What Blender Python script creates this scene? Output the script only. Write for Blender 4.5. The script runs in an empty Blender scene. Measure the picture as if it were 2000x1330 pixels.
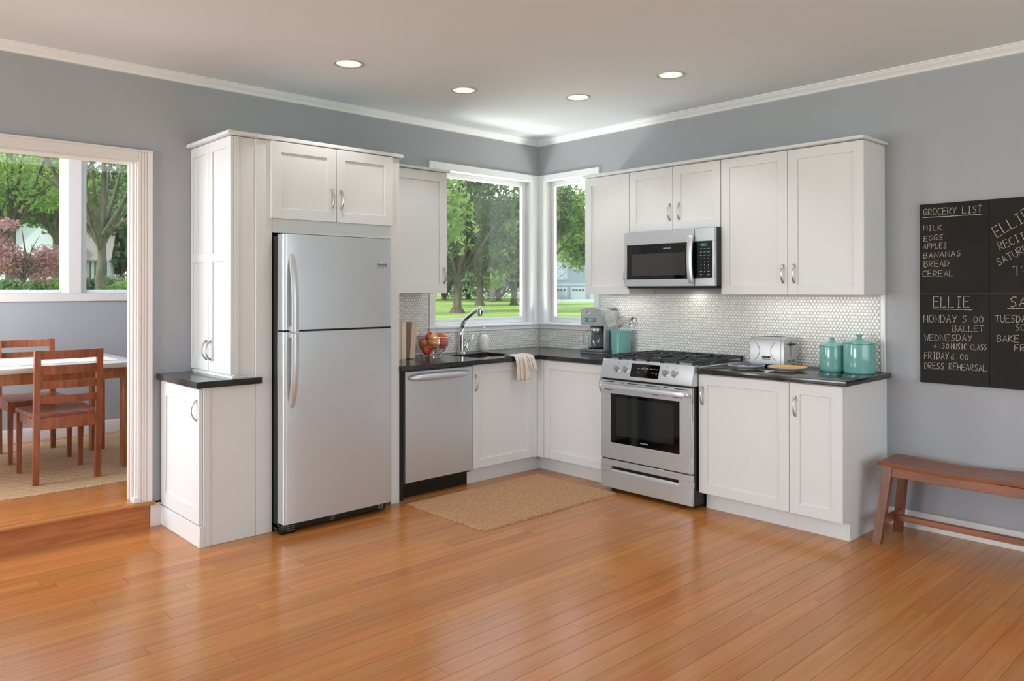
import bpy, bmesh, math, random
import numpy as np
from mathutils import Vector, Matrix, noise
random.seed(7)
D = bpy.data; SC = bpy.context.scene; COL = SC.collection
PI = math.pi; R = math.radians

# ------------------------------------------------------------ camera, world, sun, lights, exposure
def look(loc, fw, up=(0, 0, 1)):
    fw = Vector(fw).normalized(); r = fw.cross(Vector(up)).normalized(); u = r.cross(fw)
    return Matrix(((r.x, u.x, -fw.x, loc[0]), (r.y, u.y, -fw.y, loc[1]), (r.z, u.z, -fw.z, loc[2]), (0, 0, 0, 1)))
YAW, PITCH = 0.7496, 0.0054
cam = D.objects.new('camera', D.cameras.new('camera')); COL.objects.link(cam); SC.camera = cam
cam.matrix_world = look((-4.8871, -4.8689, 1.4152), (math.sin(YAW) * math.cos(PITCH), math.cos(YAW) * math.cos(PITCH), math.sin(PITCH))) @ Matrix.Rotation(-0.001, 4, 'Z')
cam.data.sensor_width = 36; cam.data.lens = 36 * 1496.5 / 2000
cam.data.shift_x = 0.0021; cam.data.shift_y = -0.0523
cam.data.clip_start = 0.05; cam.data.clip_end = 600

SC.view_settings.view_transform = 'Standard'; SC.view_settings.look = 'None'
SC.view_settings.gamma = 1; SC.view_settings.use_curve_mapping = False
SC.view_settings.exposure = 0.38

W = D.worlds.new('sky'); SC.world = W; W.use_nodes = True
nt = W.node_tree; nt.nodes.clear()
wo = nt.nodes.new('ShaderNodeOutputWorld'); bg = nt.nodes.new('ShaderNodeBackground')
tc = nt.nodes.new('ShaderNodeTexCoord'); sx = nt.nodes.new('ShaderNodeSeparateXYZ'); cr = nt.nodes.new('ShaderNodeValToRGB')
nt.links.new(tc.outputs['Generated'], sx.inputs[0]); nt.links.new(sx.outputs['Z'], cr.inputs[0])
cr.color_ramp.elements[0].color = (0.92, 0.95, 0.97, 1); cr.color_ramp.elements[0].position = 0.0
cr.color_ramp.elements[1].color = (0.55, 0.72, 0.95, 1); cr.color_ramp.elements[1].position = 0.8
nt.links.new(cr.outputs[0], bg.inputs[0]); bg.inputs[1].default_value = 1.6
nt.links.new(bg.outputs[0], wo.inputs[0])

def light(name, kind, loc, direction, energy, color=(1, 1, 1), **kw):
    l = D.lights.new(name, kind); o = D.objects.new(name, l); COL.objects.link(o)
    o.matrix_world = look(loc, direction, (0, 0, 1) if abs(Vector(direction).normalized().z) < .99 else (0, 1, 0))
    l.energy = energy; l.color = color
    for k, v in kw.items(): setattr(l, k, v)
    return o
light('sun', 'SUN', (0, 0, 30), (0.80, 0.04, -0.60), 2.9, (1, .95, .86), angle=R(3))
# added key and fill lights, placed at unseen openings behind the camera
light('left_key_area', 'AREA', (-8.94, -1.5, 1.55), (1, -0.06, 0.18), 138, (.90, .98, .99), shape='RECTANGLE', size=2.7, size_y=1.9)
light('rear_fill_area', 'AREA', (-1.9, -6.93, 1.55), (0, 1, 0.22), 41, (.89, .98, .99), shape='RECTANGLE', size=4.6, size_y=1.9)
light('dining_fill_area', 'AREA', (-5.8, 1.35, 1.8), (1, 0.3, 0.05), 85, (.96, .98, 1), shape='RECTANGLE', size=1.8, size_y=1.5)  # added fill that brightens the dining room; no window on this side
light('microwave_cooktop_lamp', 'AREA', (-.20, -1.68, 1.425), (0, 0, -1), .4, (1, .95, .86), shape='RECTANGLE', size=.3, size_y=.06)
light('tile_fill_area', 'AREA', (-.16, -2.55, 1.385), (.1, 0, -1), .55, (1, .98, .95), shape='RECTANGLE', size=.04, size_y=.8)  # added fill for the dim tiles; no strip lights under these cabinets
light('tile_fill_area', 'AREA', (-.16, -1.05, 1.385), (.1, 0, -1), .35, (1, .98, .95), shape='RECTANGLE', size=.04, size_y=.35)  # same added tile fill, left of the range
LAMPS = [(-2.505, -.915), (-1.624, -.913), (-.921, -1.305), (-.911, -2.068)]
ZC = 2.76
for lx, ly in LAMPS:
    light('downlight_beam', 'SPOT', (lx, ly, ZC - .03), (0, 0, -1), 10, (1, .97, .93), spot_size=R(110), spot_blend=.5, shadow_soft_size=.035)
light('corner_glow_fill', 'AREA', (-1.05, 1.2, .45), (.25, -.62, .80), 62, (1, .97, .95), shape='RECTANGLE', size=1.3, size_y=.7)  # added uplight, hidden below the sill, makes the ceiling corner glow; no terrace
light('corner_glow_fill', 'AREA', (1.2, -1.0, .45), (-.62, .25, .80), 58, (1, .97, .95), shape='RECTANGLE', size=1.0, size_y=.7)  # second added uplight, through the right wall window

# ------------------------------------------------------------ helpers
def srgb(r, g, b):
    f = lambda c: ((c / 255 + .055) / 1.055) ** 2.4 if c > 10 else c / 255 / 12.92
    return (f(r), f(g), f(b), 1)
MATS = {}
def mat(name, col=(200, 200, 200), rough=.5, metal=0, spec=.5, trans=0, emit=None, estr=1, coat=0, alpha=1):
    m = D.materials.new(name); m.use_nodes = True; b = m.node_tree.nodes['Principled BSDF']
    b.inputs['Base Color'].default_value = srgb(*col); b.inputs['Roughness'].default_value = rough
    b.inputs['Metallic'].default_value = metal; b.inputs['Specular IOR Level'].default_value = spec
    b.inputs['Transmission Weight'].default_value = trans; b.inputs['Coat Weight'].default_value = coat
    b.inputs['Coat Roughness'].default_value = .08
    if emit: b.inputs['Emission Color'].default_value = srgb(*emit); b.inputs['Emission Strength'].default_value = estr
    MATS[name] = m; return m
def N(m, t, **kw):
    n = m.node_tree.nodes.new(t)
    for k, v in kw.items():
        if k in n.inputs: n.inputs[k].default_value = v
        else: setattr(n, k, v)
    return n
def LK(m, a, b): m.node_tree.links.new(a, b)
def bsdf(m): return m.node_tree.nodes['Principled BSDF']
def noise_color(m, c1, c2, scale=(1, 1, 1), nscale=5, detail=6, lo=.3, hi=.7, rand=0, bump=0, bdist=.002, rough=None, objrand=False):
    """colour from stretched noise between c1 and c2; optional per-object shift, bump and roughness range"""
    t = N(m, 'ShaderNodeTexCoord'); mp = N(m, 'ShaderNodeMapping'); mp.inputs['Scale'].default_value = scale
    LK(m, t.outputs['Object'], mp.inputs[0])
    if objrand:
        oi = N(m, 'ShaderNodeObjectInfo'); mul = N(m, 'ShaderNodeMath', operation='MULTIPLY'); mul.inputs[1].default_value = 37.0
        LK(m, oi.outputs['Random'], mul.inputs[0]); cb = N(m, 'ShaderNodeCombineXYZ'); LK(m, mul.outputs[0], cb.inputs[0]); LK(m, mul.outputs[0], cb.inputs[2])
        LK(m, cb.outputs[0], mp.inputs['Location'])
    n = N(m, 'ShaderNodeTexNoise'); n.inputs['Scale'].default_value = nscale; n.inputs['Detail'].default_value = detail
    LK(m, mp.outputs[0], n.inputs['Vector'])
    r = N(m, 'ShaderNodeValToRGB'); r.color_ramp.elements[0].position = lo; r.color_ramp.elements[1].position = hi
    r.color_ramp.elements[0].color = srgb(*c1); r.color_ramp.elements[1].color = srgb(*c2)
    LK(m, n.outputs['Fac'], r.inputs[0]); out = r.outputs[0]
    if objrand and rand:
        oi2 = N(m, 'ShaderNodeObjectInfo'); hs = N(m, 'ShaderNodeHueSaturation')
        a = N(m, 'ShaderNodeMapRange'); a.inputs['To Min'].default_value = 1 - rand; a.inputs['To Max'].default_value = 1 + rand
        LK(m, oi2.outputs['Random'], a.inputs[0]); LK(m, a.outputs[0], hs.inputs['Value'])
        f = N(m, 'ShaderNodeMath', operation='MULTIPLY'); f.inputs[1].default_value = 7.31; LK(m, oi2.outputs['Random'], f.inputs[0])
        f2 = N(m, 'ShaderNodeMath', operation='FRACT'); LK(m, f.outputs[0], f2.inputs[0])
        h = N(m, 'ShaderNodeMapRange'); h.inputs['To Min'].default_value = .495; h.inputs['To Max'].default_value = .505
        LK(m, f2.outputs[0], h.inputs[0]); LK(m, h.outputs[0], hs.inputs['Hue']); LK(m, out, hs.inputs['Color']); out = hs.outputs[0]
    LK(m, out, bsdf(m).inputs['Base Color'])
    if bump:
        b = N(m, 'ShaderNodeBump'); b.inputs['Strength'].default_value = bump; b.inputs['Distance'].default_value = bdist
        LK(m, n.outputs['Fac'], b.inputs['Height']); LK(m, b.outputs[0], bsdf(m).inputs['Normal'])
    if rough:
        q = N(m, 'ShaderNodeMapRange'); q.inputs['To Min'].default_value = rough[0]; q.inputs['To Max'].default_value = rough[1]
        LK(m, n.outputs['Fac'], q.inputs[0]); LK(m, q.outputs[0], bsdf(m).inputs['Roughness'])
    return n

M_wall = mat('wall_paint', (171, 173, 179), .7, spec=.25); noise_color(M_wall, (170, 172, 178), (173, 175, 181), nscale=3, bump=.02)
M_ceil = mat('ceiling_paint', (230, 236, 242), .9, spec=.1)
M_trim = mat('trim_paint', (243, 243, 245), .45)
M_trimw = mat('casing_paint', (228, 221, 219), .45)
M_cab = mat('cabinet_paint', (226, 227, 229), .38, spec=.45)
M_kick = mat('cabinet_kick_paint', (222, 220, 218), .5)  # even pale toe-kick paint
M_gap = mat('dark_gap', (18, 18, 18), .8)
M_floor = mat('oak_plank', rough=.26, spec=.5, coat=.0)
noise_color(M_floor, (172, 102, 48), (204, 138, 74), scale=(.55, 14, 8), nscale=2.6, detail=9, lo=.12, hi=.88, rand=.10, bump=.04, bdist=.001, rough=(.17, .27), objrand=True)
M_under = mat('subfloor', (92, 52, 28), .8)
M_riser = mat('step_wood', rough=.3); noise_color(M_riser, (160, 88, 42), (196, 122, 68), scale=(1.2, 14, 14), nscale=3, detail=8, bump=.05)
M_steel = mat('brushed_steel', (210, 212, 215), .33, .58)
noise_color(M_steel, (203, 209, 216), (210, 216, 222), scale=(1, 1, 60), nscale=6, bump=.012, rough=(.27, .34))
M_steelv = mat('satin_steel', (214, 219, 225), .36, .6)
M_handle = mat('satin_nickel', (188, 188, 187), .3, .8)
M_chrome = mat('chrome', (226, 227, 229), .07, 1)
M_sink = mat('sink_steel', (206, 208, 210), .3, .6)
M_black = mat('black_plastic', (14, 15, 15), .35)
M_blackm = mat('black_matte', (20, 20, 21), .6)
M_iron = mat('cast_iron', (44, 46, 48), .36); noise_color(M_iron, (40, 42, 45), (58, 61, 64), nscale=40, bump=.15, bdist=.001)
M_glassb = mat('black_glass', (7, 8, 9), .06, spec=.6)
M_ovenwin = mat('oven_window_glass', (34, 38, 40), .08, spec=.6)
M_microwin = mat('microwave_window_mesh', (62, 60, 59), .14, spec=.55)
M_counter = mat('soapstone', rough=.13, spec=.55)
noise_color(M_counter, (30, 29, 28), (62, 60, 57), nscale=9, detail=10, lo=.35, hi=.78, rough=(.10, .2))
M_teal = mat('teal_glaze', (120, 178, 174), .12, spec=.55, coat=.4)
M_white = mat('white_ceramic', (238, 238, 236), .2)
M_plate = mat('stoneware', (206, 200, 192), .25)
M_plateblue = mat('blue_glaze', (48, 96, 142), .2)
M_plateyel = mat('yellow_glaze', (232, 186, 104), .2)
M_cookie = mat('cookie', (222, 150, 76), .8); noise_color(M_cookie, (206, 128, 58), (238, 178, 104), nscale=60, bump=.3, bdist=.002)
M_red = mat('red_candy', (200, 56, 50), .3)
M_paper = mat('book_paper', (226, 214, 200), .7)
M_coverA = mat('book_cover_sand', (212, 182, 158), .55); M_coverB = mat('book_cover_cream', (222, 210, 192), .55); M_coverC = mat('book_cover_rose', (216, 188, 168), .55)
M_wire = mat('wire_chrome', (200, 196, 188), .18, 1)
M_apple = mat('apple_skin', rough=.28, spec=.5)
noise_color(M_apple, (204, 52, 44), (246, 178, 104), scale=(1, 1, .5), nscale=11, detail=4, lo=.42, hi=.66, objrand=True, rand=.1)
M_stem = mat('apple_stem', (84, 58, 34), .8)
M_cherry = mat('cherry_wood', rough=.32); noise_color(M_cherry, (142, 76, 48), (182, 108, 72), scale=(6, 6, 1.2), nscale=5, detail=7, bump=.04)
M_bench = mat('bench_wood', rough=.3); noise_color(M_bench, (116, 62, 34), (156, 90, 54), scale=(8, 1, 8), nscale=4, detail=7, bump=.04)
M_benchleg = mat('bench_leg_wood', rough=.35); noise_color(M_benchleg, (104, 56, 34), (138, 80, 52), scale=(9, 9, 1), nscale=4, detail=7, bump=.04)
M_tabletop = mat('pale_table_top', (222, 218, 208), .3)
M_linen = mat('white_linen', (240, 238, 234), .8)
M_tablewood = mat('oak_table', rough=.35); noise_color(M_tablewood, (158, 92, 46), (196, 130, 72), scale=(8, 8, 1), nscale=5, detail=7)
M_board = mat('chalkboard', (38, 36, 34), .75, spec=.25); noise_color(M_board, (34, 32, 30), (44, 42, 39), nscale=4)
M_chalk = mat('chalk', (206, 196, 184), .95, spec=0); noise_color(M_chalk, (150, 142, 132), (224, 214, 202), nscale=160, lo=.3, hi=.6)
M_jute = mat('jute', rough=.95, spec=.1); noise_color(M_jute, (166, 124, 92), (206, 166, 130), nscale=70, detail=3, lo=.2, hi=.8)
M_sisal = mat('sisal', rough=.95, spec=.1); noise_color(M_sisal, (174, 138, 104), (216, 184, 150), scale=(1, 6, 1), nscale=40, detail=3)
M_tile = mat('pearl_tile', (240, 240, 238), .2, spec=.5)
noise_color(M_tile, (238, 238, 236), (254, 253, 251), nscale=45, detail=1, lo=.35, hi=.65)
M_grout = mat('grout', (214, 212, 208), .9)
M_silver = mat('silver_plastic', (194, 196, 198), .3, .55)
M_greydark = mat('grey_plastic', (112, 116, 118), .35)
M_lcd = mat('lcd', (40, 70, 70), .2, emit=(90, 190, 190), estr=.5)
M_green = mat('green_digits', (20, 90, 60), .4, emit=(60, 210, 140), estr=1.0)
M_print = mat('white_print', (205, 208, 210), .6)
M_printd = mat('dark_print', (40, 42, 44), .6)
M_lens = mat('lamp_lens', (240, 240, 236), .6, emit=(255, 250, 240), estr=.62)
M_lampring = mat('lamp_ring', (196, 190, 184), .5)
M_bark = mat('bark', (92, 84, 72), .95, spec=.1); noise_color(M_bark, (78, 70, 60), (118, 108, 94), scale=(1, 1, .25), nscale=8, bump=.4, bdist=.03)
M_barkp = mat('pale_bark', (124, 118, 104), .95, spec=.1); noise_color(M_barkp, (84, 80, 68), (122, 116, 100), scale=(1, 1, .3), nscale=7, bump=.3, bdist=.02)
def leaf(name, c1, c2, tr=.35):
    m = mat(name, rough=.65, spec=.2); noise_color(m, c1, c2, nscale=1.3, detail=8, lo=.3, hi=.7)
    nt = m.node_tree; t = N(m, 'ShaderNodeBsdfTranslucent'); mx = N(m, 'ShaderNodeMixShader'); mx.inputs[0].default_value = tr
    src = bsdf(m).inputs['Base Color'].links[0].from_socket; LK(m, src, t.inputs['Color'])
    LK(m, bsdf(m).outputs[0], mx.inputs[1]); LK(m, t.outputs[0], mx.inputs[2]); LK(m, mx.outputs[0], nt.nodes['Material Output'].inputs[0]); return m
M_leafL = leaf('light_green_leaves', (118, 150, 74), (188, 208, 128), .5)
M_leafD = leaf('deep_green_leaves', (74, 94, 66), (122, 144, 98))
M_leafM = leaf('mid_green_leaves', (92, 122, 74), (150, 176, 108), .4)
M_leafR = leaf('maroon_leaves', (172, 118, 120), (216, 172, 168), .45)
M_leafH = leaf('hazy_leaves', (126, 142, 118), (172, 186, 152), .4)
M_lawn = mat('lawn', rough=.95, spec=.05); noise_color(M_lawn, (112, 146, 72), (172, 188, 106), scale=(.05, .05, .05), nscale=3, detail=8, lo=.3, hi=.7)
M_siding = mat('pale_siding', (206, 212, 216), .8); M_roof = mat('brown_shingle', (142, 131, 121), .9)
M_barn = mat('slate_siding', (134, 148, 152), .8); M_barnt = mat('slate_trim', (168, 180, 182), .8); M_barnr = mat('slate_roof', (150, 164, 164), .9)
M_darkwin = mat('dark_window', (74, 80, 80), .2); M_curtain = mat('curtain', (176, 172, 160), .9); M_drive = mat('driveway', (196, 192, 196), .9)
M_pane = D.materials.new('window_glass'); M_pane.use_nodes = True
_n = M_pane.node_tree; _n.nodes.clear(); _o = _n.nodes.new('ShaderNodeOutputMaterial'); _t = _n.nodes.new('ShaderNodeBsdfTransparent'); _g = _n.nodes.new('ShaderNodeBsdfGlossy')
_m = _n.nodes.new('ShaderNodeMixShader'); _t.inputs[0].default_value = (.96, .97, .96, 1); _g.inputs['Roughness'].default_value = .02; _m.inputs[0].default_value = .05
_n.links.new(_t.outputs[0], _m.inputs[1]); _n.links.new(_g.outputs[0], _m.inputs[2]); _n.links.new(_m.outputs[0], _o.inputs[0])
M_clear = mat('clear_glass', (245, 250, 250), .02, trans=1); bsdf(M_clear).inputs['IOR'].default_value = 1.45

class MB:
    def __init__(s): s.bm = bmesh.new()
    def box(s, x0, x1, y0, y1, z0, z1, bev=0, seg=1):
        x0, x1 = min(x0, x1), max(x0, x1); y0, y1 = min(y0, y1), max(y0, y1); z0, z1 = min(z0, z1), max(z0, z1)
        v = [s.bm.verts.new(p) for p in ((x0, y0, z0), (x1, y0, z0), (x1, y1, z0), (x0, y1, z0), (x0, y0, z1), (x1, y0, z1), (x1, y1, z1), (x0, y1, z1))]
        f = [s.bm.faces.new([v[i] for i in q]) for q in ((0, 3, 2, 1), (4, 5, 6, 7), (0, 1, 5, 4), (1, 2, 6, 5), (2, 3, 7, 6), (3, 0, 4, 7))]
        if bev:
            e = list({e for q in f for e in q.edges})
            bmesh.ops.bevel(s.bm, geom=e, offset=bev, segments=seg, affect='EDGES', profile=.5)
        return s
    def quads(s, pts, faces):
        v = [s.bm.verts.new(p) for p in pts]
        for q in faces:
            try: s.bm.faces.new([v[i] for i in q])
            except ValueError: pass
        return s
    def lathe(s, prof, c=(0, 0, 0), n=24, axis='z', cap=True, squash=1):
        rings = []
        for r, h in prof:
            ring = []
            for i in range(n):
                a = 2 * PI * i / n; p = (r * math.cos(a), r * math.sin(a) * squash)
                if axis == 'z': q = (c[0] + p[0], c[1] + p[1], c[2] + h)
                elif axis == 'x': q = (c[0] + h, c[1] + p[0], c[2] + p[1])
                else: q = (c[0] + p[0], c[1] + h, c[2] + p[1])
                ring.append(s.bm.verts.new(q))
            rings.append(ring)
        for a, b in zip(rings, rings[1:]):
            for i in range(n): s.bm.faces.new((a[i], a[(i + 1) % n], b[(i + 1) % n], b[i]))
        if cap:
            if prof[0][0] > 1e-5: s.bm.faces.new(list(reversed(rings[0])))
            if prof[-1][0] > 1e-5: s.bm.faces.new(rings[-1])
        return s
    def tube(s, pts, r, n=8, closed=False, flat=1, upv=(0, 0, 1)):
        """sweep along pts; r number or list; flat squashes the section along its second axis"""
        pts = [Vector(p) for p in pts]; k = len(pts); rr = r if isinstance(r, (list, tuple)) else [r] * k
        rings = []; ref = Vector(upv)
        for i, p in enumerate(pts):
            if closed: t = (pts[(i + 1) % k] - pts[i - 1])
            else: t = pts[min(i + 1, k - 1)] - pts[max(i - 1, 0)]
            t.normalize(); a = t.cross(ref)
            if a.length < 1e-3: a = t.cross(Vector((1, 0, 0)) if abs(t.x) < .9 else Vector((0, 1, 0)))
            a.normalize(); b = a.cross(t).normalized()
            rings.append([s.bm.verts.new(p + a * math.cos(2 * PI * j / n) * rr[i] + b * math.sin(2 * PI * j / n) * rr[i] * flat) for j in range(n)])
        m = k if closed else k - 1
        for i in range(m):
            A, B = rings[i], rings[(i + 1) % k]
            for j in range(n): s.bm.faces.new((A[j], A[(j + 1) % n], B[(j + 1) % n], B[j]))
        if not closed:
            s.bm.faces.new(list(reversed(rings[0]))); s.bm.faces.new(rings[-1])
        return s
    def prism(s, poly, axis, a0, a1):
        """extrude a 2D polygon along an axis ('x': poly is (y,z); 'y': (x,z); 'z': (x,y))"""
        f = {'x': lambda p, h: (h, p[0], p[1]), 'y': lambda p, h: (p[0], h, p[1]), 'z': lambda p, h: (p[0], p[1], h)}[axis]
        A = [s.bm.verts.new(f(p, a0)) for p in poly]; B = [s.bm.verts.new(f(p, a1)) for p in poly]; k = len(poly)
        s.bm.faces.new(list(reversed(A))); s.bm.faces.new(B)
        for i in range(k): s.bm.faces.new((A[i], A[(i + 1) % k], B[(i + 1) % k], B[i]))
        return s
    def hexa(s, b4, t4):
        return s.quads(list(b4) + list(t4), ((3, 2, 1, 0), (4, 5, 6, 7), (0, 1, 5, 4), (1, 2, 6, 5), (2, 3, 7, 6), (3, 0, 4, 7)))

def origin_of(p):
    o = Vector((0, 0, 0))
    while p is not None: o += p.location; p = p.parent
    return o
def obj(name, mb, m, parent=None, kind=None, label=None, smooth=True, local=False, ang=40):
    """link one mesh object; mb is in world coordinates unless local"""
    bm = mb.bm; bmesh.ops.recalc_face_normals(bm, faces=bm.faces)
    if parent is not None and not local: bmesh.ops.translate(bm, verts=bm.verts, vec=-origin_of(parent))
    me = D.meshes.new(name); bm.to_mesh(me); bm.free()
    if m: me.materials.append(m)
    if smooth:
        me.polygons.foreach_set('use_smooth', [True] * len(me.polygons)); me.set_sharp_from_angle(angle=R(ang))
    o = D.objects.new(name, me); COL.objects.link(o)
    if parent is not None: o.parent = parent
    if kind: o['kind'] = kind
    if label: o['label'] = label
    return o
def thing(name, label, cat, loc=(0, 0, 0), rz=0, group=None):
    o = D.objects.new(name, None); COL.objects.link(o); o.location = loc; o.rotation_euler = (0, 0, rz); o.empty_display_size = .1
    o['label'] = label; o['category'] = cat
    if group: o['group'] = group
    return o
def tag(o, label, cat, group=None):
    o['label'] = label; o['category'] = cat
    if group: o['group'] = group
    return o
def struct(name, mb, m, parent=None, **kw):
    o = obj(name, mb, m, parent, **kw)
    if parent is None: o['kind'] = 'structure'
    return o
def copy_tree(o, parent=None):
    c = o.copy(); COL.objects.link(c); c.parent = parent
    for ch in [x for x in list(o.children)]: copy_tree(ch, c)
    return c
def lettering(txt, size, m, mw, parent, name='lettering', align='CENTER', ext=.0004):
    cu = D.curves.new(name, 'FONT'); cu.body = txt; cu.size = size; cu.align_x = align; cu.align_y = 'CENTER'; cu.extrude = ext; cu.resolution_u = 2
    cu.materials.append(m); t0 = D.objects.new('tmp', cu); COL.objects.link(t0); bpy.context.view_layer.update(); me = D.meshes.new_from_object(t0.evaluated_get(bpy.context.evaluated_depsgraph_get())); D.objects.remove(t0); D.curves.remove(cu)
    me.name = name; o = D.objects.new(name, me); COL.objects.link(o); o.parent = parent
    o.matrix_local = Matrix.Translation(-origin_of(parent)) @ mw; return o
def frameX(x, y, z):  # text frame for a surface facing -x: text runs along -y, up z
    return Matrix(((0, 0, -1, x), (-1, 0, 0, y), (0, 1, 0, z), (0, 0, 0, 1)))
def frameY(x, y, z):  # surface facing -y: text runs along +x
    return Matrix(((1, 0, 0, x), (0, 0, -1, y), (0, 1, 0, z), (0, 0, 0, 1)))

# front-plane helper: ori 'X' = plane x=base facing -x (a runs along y); 'Y' = plane y=base facing -y (a runs along x); c = distance outwards
def fb(mb, ori, base, a0, a1, z0, z1, c0, c1, bev=0, seg=1):
    if ori == 'X': mb.box(base - c1, base - c0, a0, a1, z0, z1, bev, seg)
    else: mb.box(a0, a1, base - c1, base - c0, z0, z1, bev, seg)
    return mb
def fp(ori, base, a, z, c): return (base - c, a, z) if ori == 'X' else (a, base - c, z)

def bow_handle(ori, base, a, zc, parent, L=.116, d=.028, name='handle', m=None):
    mb = MB(); pts = []; rr = []
    for i in range(15):
        t = -1 + 2 * i / 14; pts.append(fp(ori, base, a, zc + t * L / 2, d * (1 - abs(t) ** 2.4) + .001)); rr.append(.0042 + .0042 * abs(t) ** 1.5)
    side = (0, 1, 0) if ori == 'X' else (1, 0, 0)
    mb.tube(pts, rr, 8, flat=.62, upv=(1, 0, 0) if ori == 'X' else (0, 1, 0))
    return obj(name, mb, m or M_handle, parent)

def shaker_door(ori, base, a0, a1, z0, z1, parent, th=.02, st=.063, handle=None, hz=None, rail=None, name='door', st0=None, stz=None):
    """base is the outer face of the door"""
    a0, a1 = min(a0, a1), max(a0, a1); s0 = st0 or st; sz = stz or st
    mb = MB(); b = .0016
    fb(mb, ori, base, a0, a0 + s0, z0, z1, -th, 0, b); fb(mb, ori, base, a1 - st, a1, z0, z1, -th, 0, b)
    fb(mb, ori, base, a0 + s0 - .002, a1 - st + .002, z0, z0 + sz, -th, -.0003, b); fb(mb, ori, base, a0 + s0 - .002, a1 - st + .002, z1 - sz, z1, -th, -.0003, b)
    if rail: fb(mb, ori, base, a0 + s0 - .002, a1 - st + .002, rail[0], rail[1], -th, -.0003, b)
    d = obj(name, mb, M_cab, parent)
    pn = MB(); fb(pn, ori, base, a0 + s0 - .004, a1 - st + .004, z0 + sz - .004, z1 - sz + .004, -th + .002, -.010)
    obj('door_panel', pn, M_cab, d)
    if handle is not None: bow_handle(ori, base, handle, hz, d)
    return d

# ------------------------------------------------------------ room shell
XW, YW = -9.0, -7.0
wa = MB()   # back wall with the dining opening (x -5.0..-3.40) and the sink window
OPX0, OPX1, OPZ = -5.0, -3.395, 2.195
wa.box(XW, OPX0, 0, .12, 0, ZC + .1).box(OPX0, OPX1, 0, .12, OPZ, ZC + .1).box(OPX1, -1.190, 0, .12, 0, ZC + .1)
wa.box(-1.190, -.073, 0, .12, 0, 1.126).box(-1.190, -.073, 0, .12, 2.400, ZC + .1).box(-.073, .12, 0, .12, 0, ZC + .1)
struct('wall_back', wa, M_wall, smooth=False)
wb = MB(); wb.box(0, .12, YW, -.684, 0, ZC + .1).box(0, .12, -.684, -.066, 0, 1.126).box(0, .12, -.684, -.066, 2.406, ZC + .1).box(0, .12, -.066, 0, 0, ZC + .1)
struct('wall_right', wb, M_wall, smooth=False)
wl = MB()
wl.box(XW - .12, XW, YW, -2.9, 0, ZC).box(XW - .12, XW, -.1, .12, 0, ZC).box(XW - .12, XW, -2.9, -.1, 0, .5).box(XW - .12, XW, -2.9, -.1, 2.6, ZC)
struct('wall_left', wl, M_wall, smooth=False)
wf = MB()
wf.box(XW - .12, -5.55, YW - .12, YW, 0, ZC).box(-.9, .12, YW - .12, YW, 0, ZC).box(-5.55, -.9, YW - .12, YW, 0, .5).box(-5.55, -.9, YW - .12, YW, 2.6, ZC)
struct('wall_front', wf, M_wall, smooth=False)
ce = MB(); ce.box(XW - .12, .12, YW - .12, .12, ZC, ZC + .1); struct('ceiling', ce, M_ceil, smooth=False)
# crown moulding
crown = [(0, 2.71), (-.012, 2.712), (-.016, 2.722), (-.030, 2.733), (-.046, 2.742), (-.050, 2.750), (-.058, 2.753), (-.058, 2.7598), (0, 2.7598)]
struct('trim_1', MB().prism([(p[0] * 1, p[1]) for p in crown], 'x', XW, -.0), M_trim)
struct('trim_2', MB().prism([(p[0] * 1, p[1]) for p in crown], 'y', YW, -.0), M_trim)
# baseboards
bbp = lambda h: [(0, 0), (-.014, 0), (-.014, h - .018), (-.009, h - .006), (-.004, h), (0, h)]
struct('baseboard_right', MB().prism(bbp(.10), 'y', YW, -3.01), M_trim)
struct('baseboard_back', MB().prism(bbp(.135), 'x', -3.325, -3.262), M_trimw)
struct('baseboard_left', MB().prism([(XW - p[0], p[1]) for p in bbp(.10)], 'y', YW, 0), M_trim)

# floor: subfloor slab + individual planks (parts), distant ones joined
fl = MB(); fl.box(XW - .12, .12, YW - .12, 0, -.12, -.009); floor = struct('floor', fl, M_under, smooth=False)
CX, CY = -4.8871, -4.8689
def px_of(x, y, z=0):
    dx, dy = x - CX, y - CY; d = dx * math.sin(YAW) + dy * math.cos(YAW); r = dx * math.cos(YAW) - dy * math.sin(YAW)
    if d < .3: return None
    return 996 + 1496 * r / d, 560 + 1496 * (1.415 - z) / d
PWD = .0925
rest = MB(); cnt = 0
def plank_in_view(x0, x1, y0, y1, z):
    for k in range(9):
        q = px_of(x0 + (x1 - x0) * k / 8, (y0 + y1) / 2, z)
        if q and -20 < q[0] < 2020 and q[1] < 1350 and not (x0 + (x1 - x0) * k / 8 > -.5 and (y0 + y1) / 2 > -3): return True
    return False
def lay(parent, x_lo, x_hi, y_lo, y_hi, y_ref, z, lo, hi, restmb, lim, cond=lambda y: True, th=.008):
    global cnt
    n0 = math.floor((y_lo - y_ref) / PWD); rr = random.Random(5)
    for k in range(n0, math.ceil((y_hi - y_ref) / PWD)):
        ya, yb = y_ref + k * PWD, y_ref + (k + 1) * PWD
        if yb < y_lo or ya > y_hi: continue
        ya2, yb2 = max(ya, y_lo), min(yb, y_hi)
        if yb2 - ya2 < .01: continue
        x = x_lo - rr.random() * 1.2
        while x < x_hi:
            w = lo + (hi - lo) * rr.random(); a, b = max(x, x_lo), min(x + w, x_hi); x += w
            if b - a < .02: continue
            if cond((ya2 + yb2) / 2) and cnt < lim and plank_in_view(a, b, ya2, yb2, z):
                m = MB(); m.box(a + .0005, b - .0005, ya2 + .0005, yb2 - .0005, z - th, z, .0007)
                obj('floor_plank', m, M_floor, parent, smooth=False); cnt += 1
            else: restmb.box(a + .0005, b - .0005, ya2 + .0005, yb2 - .0005, z - th, z)
lay(floor, XW, 0, YW, 0, -2.645, 0, .95, 1.9, rest, 285)
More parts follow.
